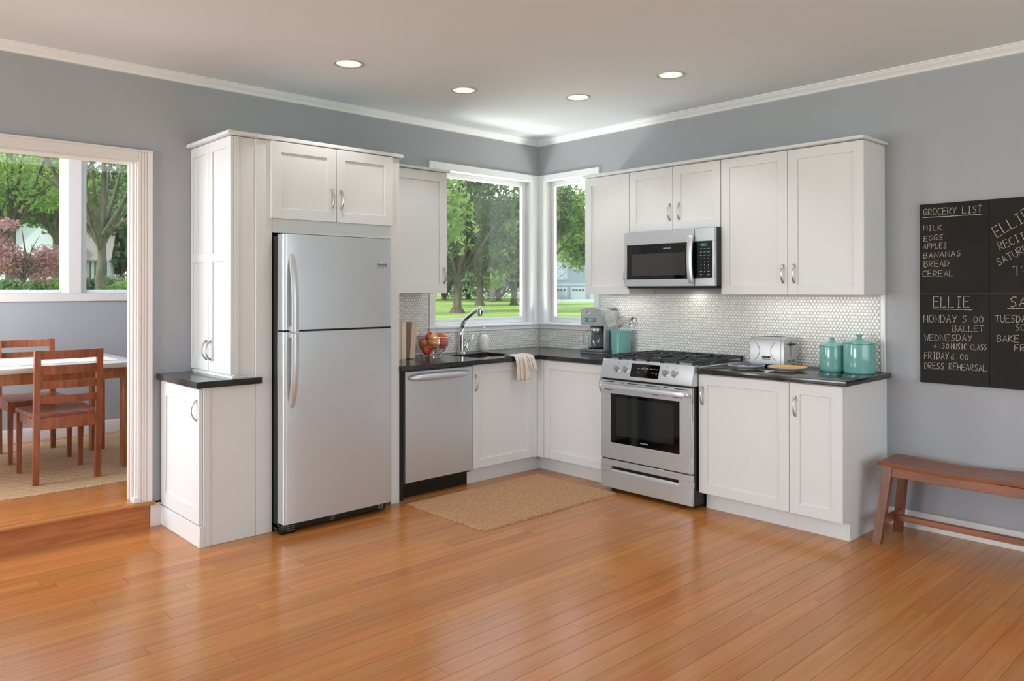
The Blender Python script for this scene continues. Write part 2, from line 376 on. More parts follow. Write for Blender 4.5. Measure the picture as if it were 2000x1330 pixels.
obj('outlying_planks', rest, M_floor, floor, kind='stuff', smooth=False)

# dining room beyond the opening: raised floor with a step
DZ = .155; DY = 2.61
cnt = 0; df = MB(); df.box(XW, -1.8, .0, DY, -.12, DZ - .009); dfl = struct('floor_dining', df, M_under, smooth=False); rest2 = MB()
lay(dfl, XW, -1.8, .0, DY, .0, DZ, .9, 1.8, rest2, 120, cond=lambda y: y < .75)
obj('outlying_planks', rest2, M_floor, dfl, kind='stuff', smooth=False)
st = thing('entry_step', 'orange brown wooden step up to the dining room doorway', 'step', (-4.2, -.01, 0))
obj('riser', MB().box(OPX0 - .1, -3.330, -.012, 0, 0, .132), M_riser, st)
obj('nosing', MB().box(OPX0 - .1, -3.300, -.036, .0, .132, DZ, .006, 2), M_floor, st)
dwl = MB(); W3 = (-4.75, -2.2, 1.40, 2.62)
dwl.box(XW, W3[0], DY, DY + .12, 0, 2.95).box(W3[1], -1.8, DY, DY + .12, 0, 2.95).box(W3[0], W3[1], DY, DY + .12, 0, W3[2]).box(W3[0], W3[1], DY, DY + .12, W3[3], 2.95)
struct('wall_dining_back', dwl, M_wall, smooth=False)
struct('wall_dining_right', MB().box(-1.8, -1.68, .12, DY + .12, 0, 2.95), M_wall, smooth=False)
struct('wall_dining_left', MB().box(XW - .12, XW, .12, DY + .12, 0, 2.95), M_wall, smooth=False)
struct('ceiling_dining', MB().box(XW, -1.68, .12, DY + .12, 2.95, 3.05), M_ceil, smooth=False)
struct('baseboard_dining', MB().prism([(DY + p[0], DZ + p[1]) for p in bbp(.112)], 'x', XW, -1.8), M_trimw)

# doorway casing (fluted) and jamb
cs = MB()
flutes = [(0, 0), (.0, -.016), (.010, -.020), (.016, -.020), (.020, -.015), (.026, -.020), (.032, -.020), (.036, -.015), (.042, -.020), (.048, -.020), (.052, -.015), (.058, -.020), (.070, -.020), (.076, -.024), (.082, -.024), (.084, 0)]
cs = MB().prism([(OPX1 + a - .004, b) for a, b in flutes], 'z', DZ + .0, 2.262)
cas = struct('trim_doorway', cs, M_trimw)
obj('head_casing', MB().box(OPX0 - .08, OPX1 - .005, -.020, 0, OPZ - .004, 2.262, .002).box(OPX0 - .08, OPX1 + .080, -.026, 0, 2.248, 2.262, .002), M_trimw, cas)
obj('jamb', MB().box(OPX1 - .012, OPX1, -.004, .124, DZ, OPZ, .001).box(OPX1 - .024, OPX1 - .012, .03, .06, DZ, OPZ - .012, .002).box(OPX1 - .02, OPX1 - .012, .10, .13, DZ, OPZ - .012, .002), M_trimw, cas)
obj('head_jamb', MB().box(OPX0, OPX1 - .012, -.004, .124, OPZ - .012, OPZ, .001), M_trimw, cas)
obj('left_casing', MB().box(OPX0 - .08, OPX0 + .004, -.02, 0, DZ, OPZ - .004, .002), M_trimw, cas)
obj('plinth', MB().box(OPX1 - .028, OPX1 + .014, -.022, .02, DZ, DZ + .035, .003), M_trimw, cas)

# windows
def casing_frame(mb, ori, o, outer, inner, th=.016):
    a0, a1, z0, z1 = outer; b0, b1, y0, y1 = inner
    fb(mb, ori, o, a0, b0, z0, z1, 0, th, .003); fb(mb, ori, o, b1, a1, z0, z1, 0, th, .003)
    fb(mb, ori, o, b0, b1, y1, z1, 0, th - .0004, .003); fb(mb, ori, o, b0, b1, z0, y0, 0, th - .0004, .003)
# window_1: sink window in the back wall
def window(name, ori, base, outer, inner, glass, sash_depth, sill=True, m=M_trim, head=0):
    mb = MB(); casing_frame(mb, ori, base, outer, inner)
    if head: fb(mb, ori, base, outer[0] - (head if ori == 'Y' else head), outer[1], outer[3] - .068, outer[3], .0, .022, .003)
    w = struct(name, mb, m)
    b0, b1, y0, y1 = inner; g0, g1, h0, h1 = glass; s = -sash_depth
    fr = MB()   # reveal lining + sash frame
    t = .012
    for (p0, p1, q0, q1) in ((b0 - t, b0, y0 - t, y1 + t), (b1, b1 + t, y0 - t, y1 + t), (b0, b1, y0 - t, y0), (b0, b1, y1, y1 + t)): fb(fr, ori, base, p0, p1, q0, q1, -.118, -.001)
    obj('jamb_lining', fr, m, w)
    sa = MB()
    for (p0, p1, q0, q1) in ((b0, g0, y0, y1), (g1, b1, y0, y1), (g0, g1, y0, h0), (g0, g1, h1, y1)): fb(sa, ori, base, p0, p1, q0, q1, s - .035, s, .003)
    e = .012
    for (p0, p1, q0, q1) in ((g0 - e, g0 + .004, h0 - e, h1 + e), (g1 - .004, g1 + e, h0 - e, h1 + e), (g0 + .004, g1 - .004, h0 - e, h0 + .004), (g0 + .004, g1 - .004, h1 - .004, h1 + e)): fb(sa, ori, base, p0, p1, q0, q1, s - .02, s + .008, .002)
    obj('sash_frame', sa, m, w)
    obj('pane', fb(MB(), ori, base, g0 + .002, g1 - .002, h0 + .002, h1 - .002, s - .018, s - .013), M_pane, w, smooth=False)
    if sill: obj('sill', fb(MB(), ori, base, outer[0] - (.01 if ori == 'Y' else 0), outer[1] + 0, inner[2] - .022, inner[2] - .004, -.0, .030, .004), m, w)
    return w
window('window_1', 'Y', 0, (-1.233, -.0, 1.083, 2.447), (-1.178, -.085, 1.138, 2.388), (-1.118, -.135, 1.186, 2.350), .075)
window('window_2', 'X', 0, (-.719, -.0, 1.083, 2.447), (-.672, -.078, 1.138, 2.394), (-.600, -.122, 1.186, 2.353), .075)
w3 = MB(); casing_frame(w3, 'Y', DY, (-4.83, -2.12, 1.33, 2.70), (-4.75, -2.2, 1.40, 2.62)); fb(w3, 'Y', DY, -3.165, -3.062, 1.40, 2.62, -.03, .012, .003)
w3 = struct('window_3', w3, M_trimw)
for a0, a1 in ((-4.75, -3.165), (-3.062, -2.2)):
    sm = MB()
    for (p0, p1, q0, q1) in ((a0, a0 + .05, 1.40, 2.62), (a1 - .048, a1, 1.40, 2.62), (a0 + .05, a1 - .048, 1.4005, 1.43), (a0 + .05, a1 - .048, 2.585, 2.6195)): fb(sm, 'Y', DY, p0, p1, q0, q1, -.08, -.03, .003)
    obj('sash_frame', sm, M_trim, w3)
    obj('pane', fb(MB(), 'Y', DY, a0 + .045, a1 - .045, 1.425, 2.59, -.06, -.055), M_pane, w3, smooth=False)
def plain_window(name, ori, base, a0, a1):
    mb = MB(); sgn = 1
    zz = (.5, 2.6)
    for (p0, p1, q0, q1) in ((a0, a0 + .07, *zz), (a1 - .07, a1, *zz), (a0, a1, .5, .57), (a0, a1, 2.53, 2.6), ((a0 + a1) / 2 - .04, (a0 + a1) / 2 + .04, *zz)):
        if ori == 'x': mb.box(base - .11, base - .09, p0, p1, q0, q1)
        else: mb.box(p0, p1, base - .11, base - .09, q0, q1)
    return struct(name, mb, M_trim)
plain_window('window_4', 'x', XW, -2.9, -.1); plain_window('window_5', 'y', YW, -5.55, -.9)

# backsplash: grout bed + pearly penny tiles (thousands: real relief, joined)
def tiles(name, ori, rects, bed):
    V = []; F = []; P = .0231; r0, r1 = .0099, .0078; n = 9; rr = random.Random(3)
    ca = [(math.cos(2 * PI * i / n), math.sin(2 * PI * i / n)) for i in range(n)]
    for (a0, a1, z0, z1) in rects:
        nz = int((z1 - z0) / (P * .866)); na = int((a1 - a0) / P)
        for j in range(nz + 1):
            zc = z0 + .0105 + j * P * .866
            if zc > z1 - .009: break
            for i in range(na + 1):
                ac = a0 + .0105 + i * P + (P / 2 if j % 2 else 0)
                if ac > a1 - .009: break
                ta, tz = rr.gauss(0, .045), rr.gauss(0, .045); k = len(V)
                for (rad, c) in ((r0, .0025), (r0 * .97, .0048), (r1 * .8, .0062)):
                    for cx, cz in ca:
                        da, dz = rad * cx, rad * cz; V.append(fp(ori, 0, ac + da, zc + dz, c + .003 + ta * da + tz * dz))
                for q in (0, n):
                    for t in range(n): F.append((k + q + t, k + q + (t + 1) % n, k + q + n + (t + 1) % n, k + q + n + t))
                F.append(tuple(k + 2 * n + t for t in range(n)))
    me = D.meshes.new(name); me.from_pydata(V, [], F); me.materials.append(M_tile); me.validate()
    me.polygons.foreach_set('use_smooth', [True] * len(me.polygons)); me.set_sharp_from_angle(angle=R(50))
    mbb = MB()
    for q in bed: fb(mbb, ori, 0, *q, 0, .004)
    b = struct(name, mbb, M_grout, smooth=False); b['kind'] = 'structure'
    o = D.objects.new('penny_tiles', me); COL.objects.link(o); o.parent = b; o['kind'] = 'stuff'
    bm = bmesh.new(); bm.from_mesh(me); bmesh.ops.recalc_face_normals(bm, faces=bm.faces); bm.to_mesh(me); bm.free()
    return b
RB = [(-2.972, -.72, .916, 1.388), (-.718, -.006, .916, 1.082)]
tiles('wall_tiling_right', 'X', RB, [(-2.974, -.72, .914, 1.39), (-.72, 0, .914, 1.083)])
RA = [(-1.93, -1.235, .916, 1.42), (-1.233, -.008, .916, 1.082)]
tiles('wall_tiling_back', 'Y', RA, [(-1.93, -1.234, .914, 1.42), (-1.234, -.005, .914, 1.083)])
struct('trim_3', MB().box(-.014, 0, -3.000, -2.974, .914, 1.39, .002), M_trim)

# ------------------------------------------------------------ cabinetry
ZT = 2.303  # top of doors
# lower pantry cabinet (door faces left) and its tower above
c = thing('pantry_cabinet', 'low white end cabinet with one door facing the dining doorway', 'cabinet', (-3.09, -.3, 0))
obj('body', MB().box(-3.238, -2.9375, -.61, -.001, .0, .881, .002), M_cab, c)
obj('corner_post', MB().box(-3.2395, -3.205, -.614, -.60, .0, .8805, .001), M_cab, c)
obj('plinth', MB().box(-3.262, -3.236, -.616, -.001, 0, .117, .002), M_cab, c)
shaker_door('X', -3.262, -.606, -.006, .124, .874, c, handle=-.575, hz=.755, st=.075, st0=.085, stz=.085)
w = tag(obj('worktop', MB().prism([(-3.287, -.640), (-2.912, -.640), (-2.912, -.6125), (-2.939, -.6125), (-2.939, -.001), (-3.287, -.001)], 'z', .882, .918), M_counter), 'small dark stone worktop on the low cabinet left of the refrigerator', 'countertop')
c = thing('pantry_tower', 'tall narrow white wall cabinet standing on the small dark worktop', 'cabinet', (-3.0, -.3, .918))
obj('body', MB().box(-3.061, -2.9375, -.600, -.001, .930, ZT, .002), M_cab, c)
obj('corner_post', MB().box(-3.062, -3.034, -.604, -.59, .930, ZT, .001), M_cab, c)
obj('base_strip', MB().box(-3.072, -2.937, -.596, -.001, .918, .931, .001), M_trim, c)
shaker_door('X', -3.083, -.598, -.288, .940, ZT, c, handle=-.322, hz=1.064, rail=(1.59, 1.64), st=.05, st0=.05, stz=.06)
shaker_door('X', -3.083, -.285, -.002, .940, ZT, c, handle=-.258, hz=1.064, rail=(1.59, 1.64), st=.028, st0=.045, stz=.06)
obj('cap_board', MB().box(-3.112, -2.938, -.634, -.001, ZT + .003, ZT + .026, .003), M_cab, c)
c = thing('refrigerator_surround', 'white cabinet surround with two short doors above the refrigerator', 'cabinet', (-2.4, -.3, 0))
obj('left_panel', MB().box(-2.937, -2.836, -.610, -.001, .0, ZT, .002), M_cab, c)
obj('right_panel', MB().box(-2.000, -1.934, -.610, -.001, .0, ZT, .002), M_cab, c)
obj('upper_box', MB().box(-2.8355, -2.0005, -.608, -.001, 1.762, ZT, .001), M_cab, c)
shaker_door('Y', -.632, -2.850, -2.4215, 1.846, ZT - .002, c, handle=-2.452, hz=1.99)
shaker_door('Y', -.632, -2.4185, -1.998, 1.846, ZT - .002, c, handle=-2.388, hz=1.99)
obj('cap_board', MB().box(-2.9375, -1.914, -.634, -.001, ZT + .003, ZT + .026, .003), M_cab, c)

c = thing('wall_cabinet', 'white single-door wall cabinet between the refrigerator and the sink window', 'cabinet', (-1.6, -.15, 1.4))
obj('body', MB().box(-1.933, -1.306, -.309, -.001, 1.398, ZT, .002), M_cab, c)
shaker_door('Y', -.330, -1.84, -1.308, 1.400, ZT - .002, c, handle=-1.338, hz=1.533, st=.07)
obj('cap_board', MB().box(-1.933, -1.292, -.352, -.001, ZT + .002, ZT + .020, .003), M_cab, c)

# right wall uppers
def upper(label, y0, y1, z0, doors, name='wall_cabinet'):
    c = thing(name, label, 'cabinet', (-.15, (y0 + y1) / 2, z0))
    obj('body', MB().box(-.295, -.001, y0 + .0008, y1 - .0008, z0, ZT, .002), M_cab, c)
    for (a0, a1, h, hz) in doors: shaker_door('X', -.316, a0, a1, z0 + (.0 if z0 < 1.5 else .002), ZT - .002, c, handle=h, hz=hz)
    return c
upper('white single-door wall cabinet beside the corner window, left of the microwave', -1.273, -.832, 1.390, [(-1.2715, -.833, -1.243, 1.525)])
upper('short white two-door wall cabinet directly above the microwave', -2.050, -1.275, 1.848, [(-2.0485, -1.664, -1.719, 1.981), (-1.661, -1.2765, -1.640, 1.981)])
u3 = upper('large white two-door wall cabinet above the toaster and canisters', -3.000, -2.052, 1.390, [(-2.526, -2.0535, -2.498, 1.524), (-3.000, -2.529, -2.572, 1.524)])
# correct handle order for the pair above the microwave is mirrored about the seam
tag(obj('cabinet_cap_board', MB().box(-.362, -.001, -3.018, -.845, ZT + .002, ZT + .020, .003), M_cab), 'thin white cap board along the tops of the wall cabinets over the range', 'board')

# base cabinets
c = thing('sink_cabinet', 'white base cabinet with one door under the sink', 'cabinet', (-.97, -.3, 0))
sb = MB()  # open shell so that the sink bowl hangs inside
sb.box(-1.281, -1.262, -.580, -.001, .113, .881).box(-.64, -.6215, -.580, -.001, .113, .881).box(-1.281, -.622, -.580, -.001, .113, .13).box(-.665, -.600, -.599, -.579, .113, .881, .001)
obj('body', sb, M_cab, c)
shaker_door('Y', -.600, -1.279, -.664, .119, .876, c, handle=-1.254, hz=.746)
obj('kick_board', MB().box(-1.282, -.531, -.531, -.515, 0, .1128), M_cab, c)
c = thing('corner_cabinet', 'white base cabinet with one door between the corner and the range', 'cabinet', (-.3, -.95, 0))
obj('body', MB().box(-.598, -.002, -1.300, -.604, .1135, .881, .002).box(-.619, -.598, -.668, -.602, .114, .881, .001), M_cab, c)
shaker_door('X', -.620, -1.300, -.672, .119, .876, c, handle=-1.262, hz=.743)
obj('kick_board', MB().box(-.531, -.515, -1.300, -.532, 0, .1128), M_cab, c)
def base_r(label, y0, y1, h, end=False):
    c = thing('base_cabinet', label, 'cabinet', (-.3, (y0 + y1) / 2, 0))
    e = .014 if end else 0
    obj('body', MB().box(-.599, -.001, y0 + e, y1 - .0006, .1132, .881, .001), M_cab, c)
    shaker_door('X', -.620, y0 + .001, y1 - .001, .115, .876, c, handle=h, hz=.743)
    obj('kick_board', MB().box(-.531, -.515, y0 + e, y1, 0, .113), M_cab, c)
    if end: obj('end_panel', MB().prism([(-.601, .881), (-.001, .881), (-.001, 0), (-.5315, 0), (-.5315, .111), (-.601, .111)], 'y', y0, y0 + .0135), M_cab, c)
base_r('wide white base cabinet with one door to the right of the range', -2.689, -2.073, -2.104)
base_r('narrow white base cabinet at the end of the run beside the bench', -3.005, -2.690, -2.728, True)

# worktops
t = MB(); Z0, Z1 = .8825, .914
t.prism([(-1.932, -.638), (-1.16, -.638), (-1.16, -.001), (-1.932, -.001)], 'z', Z0, Z1)
t.box(-1.16, -.74, -.638, -.50, Z0, Z1).box(-1.16, -.74, -.16, -.001, Z0, Z1)
t.prism([(-.74, -.638), (-.635, -.638), (-.635, -1.302), (-.001, -1.302), (-.001, -.001), (-.74, -.001)], 'z', Z0, Z1)
bmesh.ops.remove_doubles(t.bm, verts=t.bm.verts, dist=1e-5)
tag(obj('worktop', t, M_counter, smooth=False), 'long dark stone worktop running around the corner under the windows', 'countertop')
tag(obj('worktop', MB().box(-.635, -.001, -3.033, -2.071, Z0, Z1, .003, 2), M_counter), 'dark stone worktop to the right of the range holding the canisters', 'countertop')
# sink
s = MB(); X0, X1, Y0, Y1, ZB = -1.165, -.735, -.505, -.155, .72
pts = [(X0, Y0, Z0), (X1, Y0, Z0), (X1, Y1, Z0), (X0, Y1, Z0), (X0 + .02, Y0 + .02, ZB), (X1 - .02, Y0 + .02, ZB), (X1 - .02, Y1 - .02, ZB), (X0 + .02, Y1 - .02, ZB)]
s.quads(pts, ((0, 1, 5, 4), (1, 2, 6, 5), (2, 3, 7, 6), (3, 0, 4, 7), (4, 5, 6, 7)))
bmesh.ops.bevel(s.bm, geom=[e for e in s.bm.edges if min(v.co.z for v in e.verts) < .85], offset=.03, segments=4, affect='EDGES')
sk = obj('sink', s, M_sink); tag(sk, 'steel sink bowl set under the dark worktop below the window', 'sink')
so = sk.modifiers.new('thick', 'SOLIDIFY'); so.thickness = .0015; so.offset = 1
obj('drain', MB().lathe([(.036, 0), (.03, .004), (.012, .002), (0, .002)], (-.95, -.33, ZB + .002), 20), M_chrome, sk)

# ------------------------------------------------------------ refrigerator
FX0, FX1, FY = -2.832, -2.082, -.747
f = thing('refrigerator', 'stainless steel top-freezer refrigerator with black sides', 'refrigerator', (-2.457, -.4, 0))
obj('body', MB().box(FX0, FX1, -.668, -.03, .03, 1.742, .004), M_black, f)
obj('base_grille', MB().box(FX0 + .0, FX1 - .01, -.690, -.60, .012, .058, .004).box(FX0, FX0 + .10, -.712, -.66, .0, .056, .008, 2), M_black, f)
sl = MB()
for k in range(3): sl.box(FX0 + .04, FX0 + .085, -.7135, -.711, .018 + k * .012, .022 + k * .012); sl.box(-2.50, -2.465, -.6915, -.689, .02 + k * .010, .024 + k * .010)
sl.box(FX1 - .07, FX1 - .055, -.6915, -.69, .018, .048).box(FX1 - .045, FX1 - .035, -.6915, -.69, .018, .048)
obj('grille_slots', sl, M_greydark, f, kind='stuff')
def fridge_door(z0, z1, name):
    r = .022; prof = [(FX0, -.672)]
    for i in range(7):
        a = PI + i * PI / 12; prof.append((FX0 + r + r * math.cos(a), FY + r + r * math.sin(a) * 1.0))
    n = 8
    for i in range(1, n): prof.append((FX0 + r + (FX1 - FX0 - 2 * r) * i / n, FY - .004 * math.sin(PI * i / n)))
    for i in range(7):
        a = 1.5 * PI + i * PI / 12; prof.append((FX1 - r + r * math.cos(a), FY + r + r * math.sin(a)))
    prof.append((FX1, -.672))
    return obj(name, MB().prism(prof, 'z', z0, z1), M_steel, f, ang=30)
frz = fridge_door(1.190, 1.748, 'freezer_door'); frd = fridge_door(.066, 1.178, 'refrigerator_door')
obj('door_gasket', MB().box(FX0 + .004, FX1 - .004, -.726, -.669, 1.176, 1.192).box(FX0 + .01, FX1 - .01, -.674, -.667, .066, 1.745), M_black, f)
def bar_handle(z_far, z_near, parent):
    """a wide bar that leaves the door at z_far and stands proud at z_near"""
    mb = MB(); x = -2.782; n = 22; w0 = .021
    rings = []
    for i in range(n + 1):
        t = i / n; z = z_far + (z_near - z_far) * t; out = .050 * math.sin(min(1, t / .62) * PI / 2) ** .8 + .0; wd = w0 * (.55 + .45 * min(1, t * 5) ** .5); th = .012
        y = FY - .003 - out
        ring = [(x - wd, y + th), (x - wd, y + .003), (x - wd * .7, y - .003), (x, y - .005), (x + wd * .7, y - .003), (x + wd, y + .003), (x + wd, y + th), (x, y + th + .001)]
        rings.append([mb.bm.verts.new((p[0], p[1], z)) for p in ring])
    for A, B in zip(rings, rings[1:]):
        for j in range(8): mb.bm.faces.new((A[j], A[(j + 1) % 8], B[(j + 1) % 8], B[j]))
    mb.bm.faces.new(rings[0]); mb.bm.faces.new(list(reversed(rings[-1])))
    mb.box(x - .016, x + .016, FY - .048, FY + .003, min(z_near, z_near + (.03 if z_far > z_near else -.03)), max(z_near, z_near + (.03 if z_far > z_near else -.03)), .003)
    return obj('handle', mb, M_steelv, parent)
bar_handle(1.635, 1.182, frz); bar_handle(.738, 1.174, frd)
bd = obj('badge', MB().box(-2.205, -2.125, FY - .009, FY - .001, 1.566, 1.598, .001), M_silver, frz)
lettering('FRIGIDAIRE', .0135, M_printd, frameY(-2.165, FY - .0094, 1.582), f)
for x in (FX0 + .05, FX1 - .06): obj('foot', MB().lathe([(.02, 0), (.02, .02), (.012, .02), (.012, .034)], (x, -.62, 0), 12), M_black, f)

# ------------------------------------------------------------ dishwasher
dw = thing('dishwasher', 'stainless steel dishwasher under the worktop beside the refrigerator panel', 'dishwasher', (-1.583, -.3, 0))
obj('tub', MB().box(-1.882, -1.284, -.575, -.02, .10, .872), M_black, dw)
# front with a lip profile
prof = [(-.577, .870), (-.577, .117), (-.600, .117), (-.602, .13), (-.602, .76), (-.6015, .80), (-.600, .866), (-.597, .870)]
dd = obj('door', MB().prism(prof, 'x', -1.879, -1.286), M_steelv, dw, ang=30)
hm = MB(); n = 24; rings = []
for i in range(n + 1):
    t = i / n; x = -1.862 + t * .545; e = math.sin(PI * t); o = .006 + .036 * min(1, e * 2.2) ** .6; hgt = .008 + .018 * min(1, e * 1.8) ** .5; zc = .826
    rings.append([hm.bm.verts.new((x, -.600 - a, zc + b)) for a, b in ((-.002, -hgt), (o * .6, -hgt), (o, -hgt * .4), (o, hgt * .3), (o * .6, hgt), (-.002, hgt))])
for A, B in zip(rings, rings[1:]):
    for j in range(6): hm.bm.faces.new((A[j], A[(j + 1) % 6], B[(j + 1) % 6], B[j]))
hm.bm.faces.new(rings[0]); hm.bm.faces.new(list(reversed(rings[-1])))
obj('handle', hm, M_steelv, dd, ang=60)
obj('kick_plate', MB().box(-1.883, -1.2835, -.531, -.515, 0, .113), M_black, dw)
obj('top_seal', MB().box(-1.932, -1.283, -.590, -.575, .8705, .8822), M_black, dw)
obj('side_filler', MB().box(-1.931, -1.884, -.585, -.57, .0, .87), M_blackm, dw)

# ------------------------------------------------------------ range
RY0, RY1, RX = -2.068, -1.305, -.685
rg = thing('gas_range', 'stainless steel gas range with black oven window and black grates', 'range', (-.33, (RY0 + RY1) / 2, 0))
obj('body', MB().box(-.655, -.012, RY0 + .004, RY1 - .004, .025, .915, .002), M_black, rg)
for y in (RY0 + .05, RY1 - .05):
    for x in (-.60, -.08): obj('foot', MB().lathe([(.018, 0), (.018, .012), (.01, .012), (.01, .03)], (x, y, 0), 12), M_black, rg)
ctl = obj('control_panel', MB().prism([(-.60, .932), (-.650, .9325), (-.657, .928), (-.692, .812), (-.690, .803), (-.648, .800), (-.60, .80)], 'y', RY0, RY1), M_steelv, rg, ang=30)
nx, nz = -.116, -.035; ln = math.hypot(nx, nz); nrm = Vector((-.957, 0, .289)); upd = Vector((.289, 0, .957))
def onp(y, z, out=0):  # point on the slanted control panel
    t = (z - .812) / (.928 - .812); return Vector((-.692 + .035 * t, y, z)) + nrm * out
pf = Matrix(((0, upd.x, nrm.x, 0), (-1, 0, 0, 0), (0, upd.z, nrm.z, 0), (0, 0, 0, 1)))
def pbox(mb, y0, y1, z0, z1, c0, c1):
    a = [onp(y0, z0, c0), onp(y1, z0, c0), onp(y1, z1, c0), onp(y0, z1, c0)]; b = [onp(y0, z0, c1), onp(y1, z0, c1), onp(y1, z1, c1), onp(y0, z1, c1)]
    return mb.hexa(a, b)
obj('display_glass', pbox(MB(), -1.803, -1.568, .826, .916, -.002, .0012), M_glassb, ctl)
for txt, y, z, sz in (('12:14', -1.690, .887, .021), ('BAKE', -1.632, .885, .008), ('BROIL', -1.662, .885, .007), ('COOK', -1.737, .887, .008), ('TIME', -1.762, .887, .008), ('ON', -1.785, .887, .008), ('1  2  3', -1.633, .856, .009), ('SET', -1.695, .868, .008), ('CLEAN', -1.752, .862, .007), ('OFF', -1.782, .860, .008)):
    o = lettering(txt, sz, M_print, Matrix.Translation(onp(y, z, .0016)) @ pf, rg, name='display_print', ext=.0002)
for y in (-1.452, -1.526, -1.858, -1.930):
    k = MB(); k.lathe([(.0225, 0), (.0225, .006), (.019, .008), (.0185, .024), (.016, .028), (0, .028)], (0, 0, 0), 28); k.box(-.0045, .0045, -.0195, .0195, .026, .036, .002)
    bmesh.ops.transform(k.bm, matrix=Matrix.Translation(onp(y, .870, 0)) @ pf, verts=k.bm.verts)
    kn = obj('knob', k, M_handle, rg)
    sk2 = MB(); sk2.lathe([(.0255, -.0005), (.0255, .002), (.0235, .003)], (0, 0, 0), 28); bmesh.ops.transform(sk2.bm, matrix=Matrix.Translation(onp(y, .870, 0)) @ pf, verts=sk2.bm.verts)
    obj('knob_skirt', sk2, M_silver, kn)
    mk = MB(); q = .0045
    for a0, a1, b0, b1 in ((-q, q, q, q + .0012), (-q, q, -q - .0012, -q), (-q - .0012, -q, -q, q), (q, q + .0012, -q, q)): mk.box(a0, a1, b0, b1, 0, .0004)
    bmesh.ops.transform(mk.bm, matrix=Matrix.Translation(onp(y - .004, .908, .0003)) @ pf, verts=mk.bm.verts); obj('burner_mark', mk, M_printd, ctl)
# oven door with window
od = MB(); od.box(RX, -.657, RY0 + .003, RY1 - .003, .236, .352, .003).box(RX, -.657, RY0 + .003, RY1 - .003, .694, .788, .003)
od.box(RX, -.657, RY0 + .003, -1.969, .351, .695, .003).box(RX, -.657, -1.396, RY1 - .003, .351, .695, .003)
od = obj('oven_door', od, M_steel, rg)
obj('window_frame', MB().box(RX + .002, -.660, -1.971, -1.394, .350, .697), M_glassb, od)
obj('window', MB().box(RX + .0012, RX + .004, -1.926, -1.444, .406, .672), M_ovenwin, od)
lettering('FRIGIDAIRE', .013, M_print, frameX(RX + .0015, -1.685, .378), rg)
for a, b in ((-1.350, -1.440), (-1.492, -1.528), (-1.556, -1.680), (-1.706, -1.832), (-1.857, -1.895), (-1.947, -2.050)): obj('vent_slot', MB().box(RX - .0008, RX + .004, b + .012, a + .012, .7735, .7785), M_gap, od)
for a, b in ((-1.355, -1.430), (-1.765, -1.818), (-1.845, -1.878), (-1.935, -2.007)): obj('vent_slot', MB().box(RX - .0008, RX + .004, b + .012, a + .012, .7180, .7228), M_gap, od)
dots = MB()
for k in range(24): dots.box(-.6785, -.674, RY0 + .0022, RY0 + .004, .775 - k * .0085, .779 - k * .0085)
obj('side_vents', dots, M_gap, od, kind='stuff')
hb = MB(); n = 28; rings = []
for i in range(n + 1):
    t = i / n; y = RY1 - .014 + t * (RY0 - RY1 + .028); e = min(1, math.sin(PI * t) * 3); o = .022 + .026 * e ** .5 + .006 * math.sin(PI * t); h2 = .017
    rings.append([hb.bm.verts.new((RX - o + a, y, .747 + b)) for a, b in ((.014, -h2 * .7), (.003, -h2), (0, -h2 * .5), (-.001, h2 * .4), (.004, h2), (.014, h2 * .8))])
for A, B in zip(rings, rings[1:]):
    for j in range(6): hb.bm.faces.new((A[j], A[(j + 1) % 6], B[(j + 1) % 6], B[j]))
hb.bm.faces.new(rings[0]); hb.bm.faces.new(list(reversed(rings[-1])))
for y in (RY1 - .034, RY0 + .012): hb.box(RX - .034, RX + .002, y, y + .022, .736, .758, .003)
obj('handle', hb, M_steelv, od, ang=60)
obj('door_gap', MB().box(-.672, -.650, RY0 + .006, RY1 - .006, .222, .802), M_black, rg)
dr = MB(); dr.box(RX, -.657, RY0 + .003, RY1 - .003, .030, .146, .003).box(RX, -.657, RY0 + .003, RY1 - .003, .184, .228, .003).box(RX, -.657, RY0 + .003, -1.964, .145, .185).box(RX, -.657, -1.402, RY1 - .003, .145, .185)
dr = obj('storage_drawer', dr, M_steel, rg)
obj('pull_recess', MB().box(-.660, -.655, -1.968, -1.398, .140, .190), M_gap, dr)
obj('pull_lip', MB().prism([(RX, .146), (RX, .156), (RX + .004, .164), (-.662, .150), (-.662, .144)], 'y', -1.963, -1.403), M_steelv, dr)
